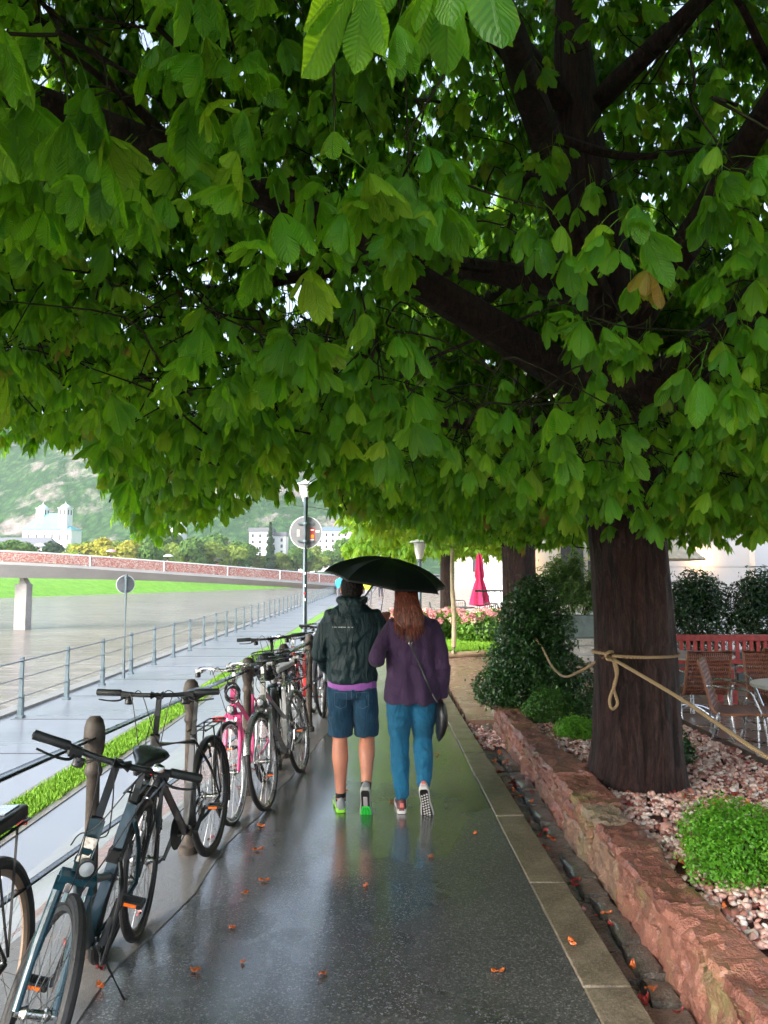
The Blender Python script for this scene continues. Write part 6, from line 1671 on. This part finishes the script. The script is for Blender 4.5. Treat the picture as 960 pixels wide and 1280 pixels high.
vc = m.voro(13, P, out='Color'); v1 = m.n('ShaderNodeSeparateColor', i_Color=vc).outputs[0]
c = m.ramp(v1, [(0, (.42, .1, .08)), (.25, (.45, .22, .18)), (.5, (.5, .4, .36)), (.7, (.3, .15, .12)), (.88, (.55, .48, .42)), (1, (.2, .2, .25))], 'CONSTANT')
m.set(color=c, rough=.4, metal=.2, normal=m.bump(vc, .8, .05)); M_LOCK = m.mat
for side in (0, 1):
    g = MB(); n0 = len(rtop)
    pts = [r_[side] for r_ in rtop]
    rr = [[p + Vector((0, 0, .08)), p + Vector((0, .09, .08)), p + Vector((0, .09, 1.0)), p + Vector((0, 0, 1.0))] for p in pts]
    g.loft(rr); shift(obj('lock_panel', g, M_LOCK, br, smooth=False))
    shift(obj('handrail', MB().tube([p + Vector((0, .03, 1.07)) for p in pts], .06, 8), M_WHITEM, br))
    for p in pts[::4]: shift(obj('railing_post', MB().box(p + Vector((0, -.04, .5)), (.09, .09, 1.1)), M_WHITEM, br, smooth=False))
def pier(x, y, zt):
    g = MB().prism([(-.6, -.7), (.6, -.7), (.6, .7), (-.6, .7)], -7, .7)
    g.add([(-.25, -.6, .7), (.5, -.6, .7), (.5, .6, .7), (-.25, .6, .7), (-.25, -.5, zt), (.0, -.5, zt), (.0, .5, zt), (-.25, .5, zt)],
          [(0, 1, 5, 4), (1, 2, 6, 5), (2, 3, 7, 6), (3, 0, 4, 7), (4, 5, 6, 7)])
    for i in range(len(g.v)): g.v[i] = (g.v[i][0] + x, g.v[i][1] + y, g.v[i][2])
    m_ = stone('pier_concrete', (.3, .28, .26), (.42, .4, .38), (.5, .48, .45), .6, .6, .02, .1)
    return shift(obj('pier', g, m_, br, smooth=False))
pier(-37.9, 81.2, 1.5); pier(-85, 74.5, .9)

# ---------------------------------------------------------------- hill
def hill_h(x, y):
    # ridge runs behind the far bank, higher to the left
    t = (y - 400 + .25 * x) / 260
    e = max(0, min(1, t)); e = e * e * (3 - 2 * e)
    prof = 150 * max(0.25, min(1.0, 1.0 - (x - 60) / 700)) if x > 60 else 150
    dip = 1 - .25 * math.exp(-((x + 30) / 60) ** 2)
    h = e * prof * dip
    h += e * 26 * fbm((x, y, 0), .008, 5) + e * 8 * fbm((x, y, 3), .04, 3)
    st = 22; hh = h / st; fr = hh - math.floor(hh)              # ledges make cliffs
    h = (math.floor(hh) + (fr ** 3 if fr < 1 else 1)) * st * .55 + h * .45
    return 2 + h
g = MB(); g.grid(lambda u, v: (-900 + 1500 * u, 330 + 600 * v, hill_h(-900 + 1500 * u, 330 + 600 * v)), 150, 70)
m = NT('cliff_and_woods'); P = m.pos(); nz = m.n('ShaderNodeSeparateXYZ', i_Vector=m.n('ShaderNodeNewGeometry').outputs['Normal']).outputs[2]
n1 = m.noise(.018, P, detail=8, rough=.68); n2 = m.noise(.12, P, detail=6, rough=.7)
rock = m.ramp(n2, [(.3, (.14, .125, .12)), (.5, (.27, .24, .22)), (.7, (.42, .39, .36))])
wood = m.ramp(m.voro(.16, P), [(.0, (.07, .16, .05)), (.6, (.025, .075, .03))])
fac = m.math('ADD', m.math('MULTIPLY', nz, .55), m.math('MULTIPLY', n1, 1.1))
m.set(color=m.mix(m.ramp(fac, [(.86, 0), (.95, 1)]), rock, wood), rough=.9, spec=.2, normal=m.bump(n2, 1, 6))
struct(obj('hill', g, m.mat, sharp=180))

# ---------------------------------------------------------------- far trees with leaf-clump crowns
def farmat(name, a, b, trans=.3):
    m = NT(name); at = m.n('ShaderNodeAttribute', attribute_name='var').outputs['Fac']
    c = m.ramp(at, [(0, a), (1, b)]); m.set(color=c, rough=.7, spec=.2)
    tr = m.n('ShaderNodeBsdfTranslucent', i_Color=c); mx = m.n('ShaderNodeMixShader'); mx.inputs[0].default_value = trans
    m.L.new(m.b.outputs[0], mx.inputs[1]); m.L.new(tr.outputs[0], mx.inputs[2]); m.L.new(mx.outputs[0], m.out.inputs[0]); return m.mat
FM = {'green': farmat('far_green_leaves', (.05, .13, .025), (.15, .28, .05)), 'yellow': farmat('far_yellow_leaves', (.26, .27, .03), (.46, .42, .05)),
      'lime': farmat('far_lime_leaves', (.15, .24, .03), (.32, .4, .06)), 'dark': farmat('far_dark_leaves', (.015, .05, .018), (.04, .09, .03))}
M_BARK = simple('far_bark', (.09, .065, .045), .9, bump=.6, bs=15)
def crown_np(n, rad, seed, lf=.5, shape='round', lobes=9):
    r = np.random.RandomState(seed); rad = np.array(rad)
    C = r.normal(0, 1, (lobes, 3)); C /= np.linalg.norm(C, axis=1)[:, None]; C *= r.uniform(.3, .62, (lobes, 1)); C[:, 2] *= .9
    R_ = r.uniform(.32, .5, lobes); k = r.randint(0, lobes, n)
    d = r.normal(0, 1, (n, 3)); d /= np.linalg.norm(d, axis=1)[:, None]; d[:, 2] = np.where(d[:, 2] < -.35, -d[:, 2], d[:, 2])
    P = (C[k] + d * (R_[k] * r.uniform(.72, 1.06, n))[:, None])
    if shape == 'cone':
        z = r.uniform(-1, 1, n); rr = (1 - z) / 2 * .95 * (.75 + .25 * np.sin(z * 22)) * r.uniform(.7, 1.05, n); a = r.uniform(0, 2 * PI, n)
        P = np.stack([rr * np.cos(a), rr * np.sin(a), z], 1); d = np.stack([np.cos(a), np.sin(a), .3 + 0 * a], 1)
    P = P * rad
    nn = d + r.normal(0, .45, (n, 3)); nn /= np.linalg.norm(nn, axis=1)[:, None]
    t = np.cross(nn, r.normal(0, 1, (n, 3))); t /= np.linalg.norm(t, axis=1)[:, None]; b = np.cross(nn, t)
    s = (lf * r.uniform(.6, 1.3, n))[:, None]
    V = np.stack([P - t * s, P + b * s * .6, P + t * s, P - b * s * .6], 1).reshape(-1, 3)
    return V, np.arange(4 * n).reshape(-1, 4), np.repeat(np.clip(.5 * r.uniform(0, 1, n) + .5 * (r.uniform(0, 1, lobes)[k]), 0, 1), 4)
def far_tree(kind, loc, rad, seed, label, n=2600, lf=.55, shape='round', group=None, trunk=True, name='tree'):
    t = thing(name, label, 'tree', loc, 0, group)
    V, F, A = crown_np(n, rad, seed, lf, shape); V[:, 2] += rad[2] * .85
    npmesh('crown', V, F, FM[kind], t, var=A, smooth=False)
    obj('trunk', MB().tube([(0, 0, -1), (.1, 0, rad[2] * .5), (0, .1, rad[2] * 1.3)], [.35 * rad[0] / 5, .28 * rad[0] / 5, .1], 8), M_BARK, t)
    return t
def Dp(px, d): return (px - 480) / 960 * d
gl = 'green trees on the far river bank'
protos = {}
for i, (k, rad, sh) in enumerate((('green', (7, 7, 6.5), 'round'), ('lime', (7, 7, 6), 'round'), ('dark', (5, 5, 6), 'round'), ('dark', (4, 4, 11), 'cone'), ('yellow', (7, 7, 6.5), 'round'))):
    protos[i] = None
lab = {0: 'rounded mid green tree in the row on the far river bank', 1: 'pale lime green tree in the row on the far river bank', 2: 'small dark green tree on the far river bank',
       3: 'tall dark conifer rising above the far bank trees', 4: 'golden yellow tree on the far bank to the right of the church'}
spec = {0: ('green', (7, 7, 6.5), 'round'), 1: ('lime', (7, 7, 6), 'round'), 2: ('dark', (5, 5, 6), 'round'), 3: ('dark', (4, 4, 11), 'cone'), 4: ('yellow', (7, 7, 6.5), 'round')}
rows = [(-25, 255, 0, 1.2), (3, 250, 1, 1.0), (22, 262, 0, 1.2), (44, 275, 1, 1.0), (72, 285, 2, 1.35), (90, 262, 1, 1.0), (108, 270, 4, 1.1), (130, 275, 4, 1.4), (150, 268, 4, 1.3), (14, 300, 0, 1.3), (102, 310, 1, 1.5), (165, 285, 4, 1.2), (165, 300, 1, 1.5), (125, 315, 1, 1.5), (145, 330, 1, 1.6),
        (182, 270, 0, 1.1), (200, 280, 1, 1.2), (222, 300, 1, 1.4), (243, 300, 0, 1.4), (262, 310, 1, 1.5), (283, 320, 1, 1.4), (300, 330, 0, 1.4), (212, 340, 0, 1.9), (270, 350, 0, 1.8), (385, 380, 1, 1.7), (428, 390, 0, 1.8), (338, 330, 3, 1.1), (322, 340, 1, 1.0), (352, 340, 1, 1.1), (372, 345, 0, 1.2), (395, 350, 1, 1.0),
        (415, 355, 0, 1.1), (432, 360, 1, 1.1), (450, 370, 0, 1.2), (290, 420, 0, 1.5), (240, 430, 0, 1.6), (375, 440, 0, 1.5), (200, 420, 1, 1.5), (-60, 240, 0, 1.1), (-10, 330, 0, 1.2)]
seen_k = {}
for i, (px, d, k, s_) in enumerate(rows):
    if k not in seen_k:
        kd, rad, sh = spec[k]; t = far_tree(kd, (0, 0, 0), rad, 40 + k, lab[k], shape=sh); seen_k[k] = t; t['group'] = {0: gl, 1: 'lime trees on the far river bank', 2: 'small dark trees on the far bank', 3: 'conifers beyond the bridge', 4: 'yellow trees right of the church'}[k]
    else: t = dup(seen_k[k], (0, 0, 0))
    t.location = (Dp(px, d), d, 1.0 if d < 300 else 1.5); t.rotation_euler = (0, 0, i * 1.3); t.scale = (s_,) * 3

# ---------------------------------------------------------------- church and far houses
M_CREAM = simple('white_render', (.66, .66, .65), .8, var=.04, vs=.2); M_COPPER = simple('turquoise_copper_roof', (.13, .4, .4), .6, var=.1, vs=.1)
M_GLASSD = simple('dark_window', (.05, .06, .07), .25)
ch = thing('church', 'white church with turquoise hipped roof and two small domed towers below the cliff', 'church', (Dp(62, 380), 380, 16), R(-12))
ch.scale = (.72, .72, .72)
g = MB().box2(-17, 11, -6, 8, -16, 10.5); obj('wall', g, M_CREAM, ch, smooth=False)
g = MB(); g.add([(-18, -7, 10.5), (12, -7, 10.5), (12, 9, 10.5), (-18, 9, 10.5), (-8, 1, 22), (8, 1, 22)], [(0, 1, 5, 4), (1, 2, 5), (2, 3, 4, 5), (3, 0, 4), (3, 2, 1, 0)])
obj('roof', g, M_COPPER, ch, smooth=False)
def tower(x, y, w_, z0, z1):
    g = MB().box((x, y, (z0 + z1) / 2), (w_, w_, z1 - z0)).box((x, y, z1 + .2), (w_ + .8, w_ + .8, .5)); t = obj('tower', g, M_CREAM, ch, smooth=False)
    obj('dome', MB().lathe([(w_ * .55, 0), (w_ * .5, .9), (w_ * .3, 1.9), (w_ * .12, 2.4), (.25, 3.2), (.05, 4.6)], (x, y, z1 + .45), 12), simple('pale_dome', (.5, .58, .58), .6), t)
    for sx in (-1, 1):
        obj('belfry_opening', MB().box((x + sx * w_ * .24, y - w_ / 2 - .05, z1 - w_ * .42), (w_ * .17, .1, w_ * .5)), M_GLASSD, t, smooth=False); obj('belfry_opening', MB().box((x + w_ / 2 + .05, y + sx * w_ * .24, z1 - w_ * .42), (.1, w_ * .17, w_ * .5)), M_GLASSD, t, smooth=False)
tower(-7.5, 2, 6.2, 12, 25.5); tower(13.5, -3, 6.6, -16, 25)
g = MB().box2(10.5, 21, -7, 5, -16, 10); obj('wall', g, M_CREAM, ch, smooth=False)
obj('roof', MB().add([(10, -7.6, 10), (21.6, -7.6, 10), (21.6, 5.6, 10), (10, 5.6, 10), (15.5, -1, 14)], [(0, 1, 4), (1, 2, 4), (2, 3, 4), (3, 0, 4)]), M_COPPER, ch, smooth=False)
for x in (-12, -6, 0, 6): obj('window', MB().box((x, -6.08, 6), (1.3, .12, 3)), M_GLASSD, ch, smooth=False)
for x in (12.5, 18.3): obj('window', MB().box((x, -7.08, 5), (1.0, .12, 4)), M_GLASSD, ch, smooth=False)
def house(px, d, z0, w_, dp, h, label, roof, nwin=6, rows_=3, name='house', flat=False):
    t = thing(name, label, 'building', (Dp(px, d), d, z0))
    obj('wall', MB().box2(-w_ / 2, w_ / 2, 0, dp, -12, h), M_CREAM, t, smooth=False)
    if flat: obj('roof', MB().box2(-w_ / 2 - .4, w_ / 2 + .4, -.4, dp + .4, h + .002, h + 2.2), roof, t, smooth=False)
    else: obj('roof', MB().add([(-w_ / 2 - .5, -.5, h), (w_ / 2 + .5, -.5, h), (w_ / 2 + .5, dp + .5, h), (-w_ / 2 - .5, dp + .5, h), (-w_ / 2 + 4, dp / 2, h + 5), (w_ / 2 - 4, dp / 2, h + 5)],
                              [(0, 1, 5, 4), (1, 2, 5), (2, 3, 4, 5), (3, 0, 4)]), roof, t, smooth=False)
    for i in range(nwin):
        for j in range(rows_): obj('window', MB().box(((i + .5) / nwin * w_ - w_ / 2, -.06, h - 2.2 - 3.4 * j), (1.2, .1, 1.8)), M_GLASSD, t, smooth=False)
    return t
M_BLUER = simple('blue_grey_roof', (.13, .2, .28), .5, var=.1); M_GREYR = simple('grey_roof', (.14, .15, .17), .7)
house(20, 345, 4, 34, 12, 9.5, 'long low white building with dark roof directly below the church', M_GREYR, 9)
house(325, 420, 6, 12, 14, 19, 'narrow tall white house left of the conifer beyond the bridge', M_GREYR, 3, 5, flat=True)
house(347, 428, 6, 9, 12, 17, 'tall white house partly hidden behind the conifer', M_GREYR, 2, 5, flat=True)
house(408, 430, 6, 32, 14, 20, 'white building with blue glazed top storey behind the large round sign', M_BLUER, 9, 3, flat=True)
house(212, 410, 6, 12, 12, 24, 'pale house glimpsed between trees under the hanging leaves', M_GREYR, 3, 4)

# thin autumn air
hz = MB().box2(-1510, 1510, -1510, 1510, -7.2, 215)
m = NT('haze_air'); m.N.remove(m.b)
pv = m.n('ShaderNodeVolumePrincipled'); pv.inputs['Color'].default_value = (.9, .95, 1, 1); pv.inputs['Density'].default_value = .00018
m.L.new(pv.outputs[0], m.out.inputs['Volume'])
HZ = obj('haze', hz, m.mat, smooth=False); HZ['kind'] = 'stuff'; tag(HZ, 'pale misty rain haze in the air over the river valley', 'haze')
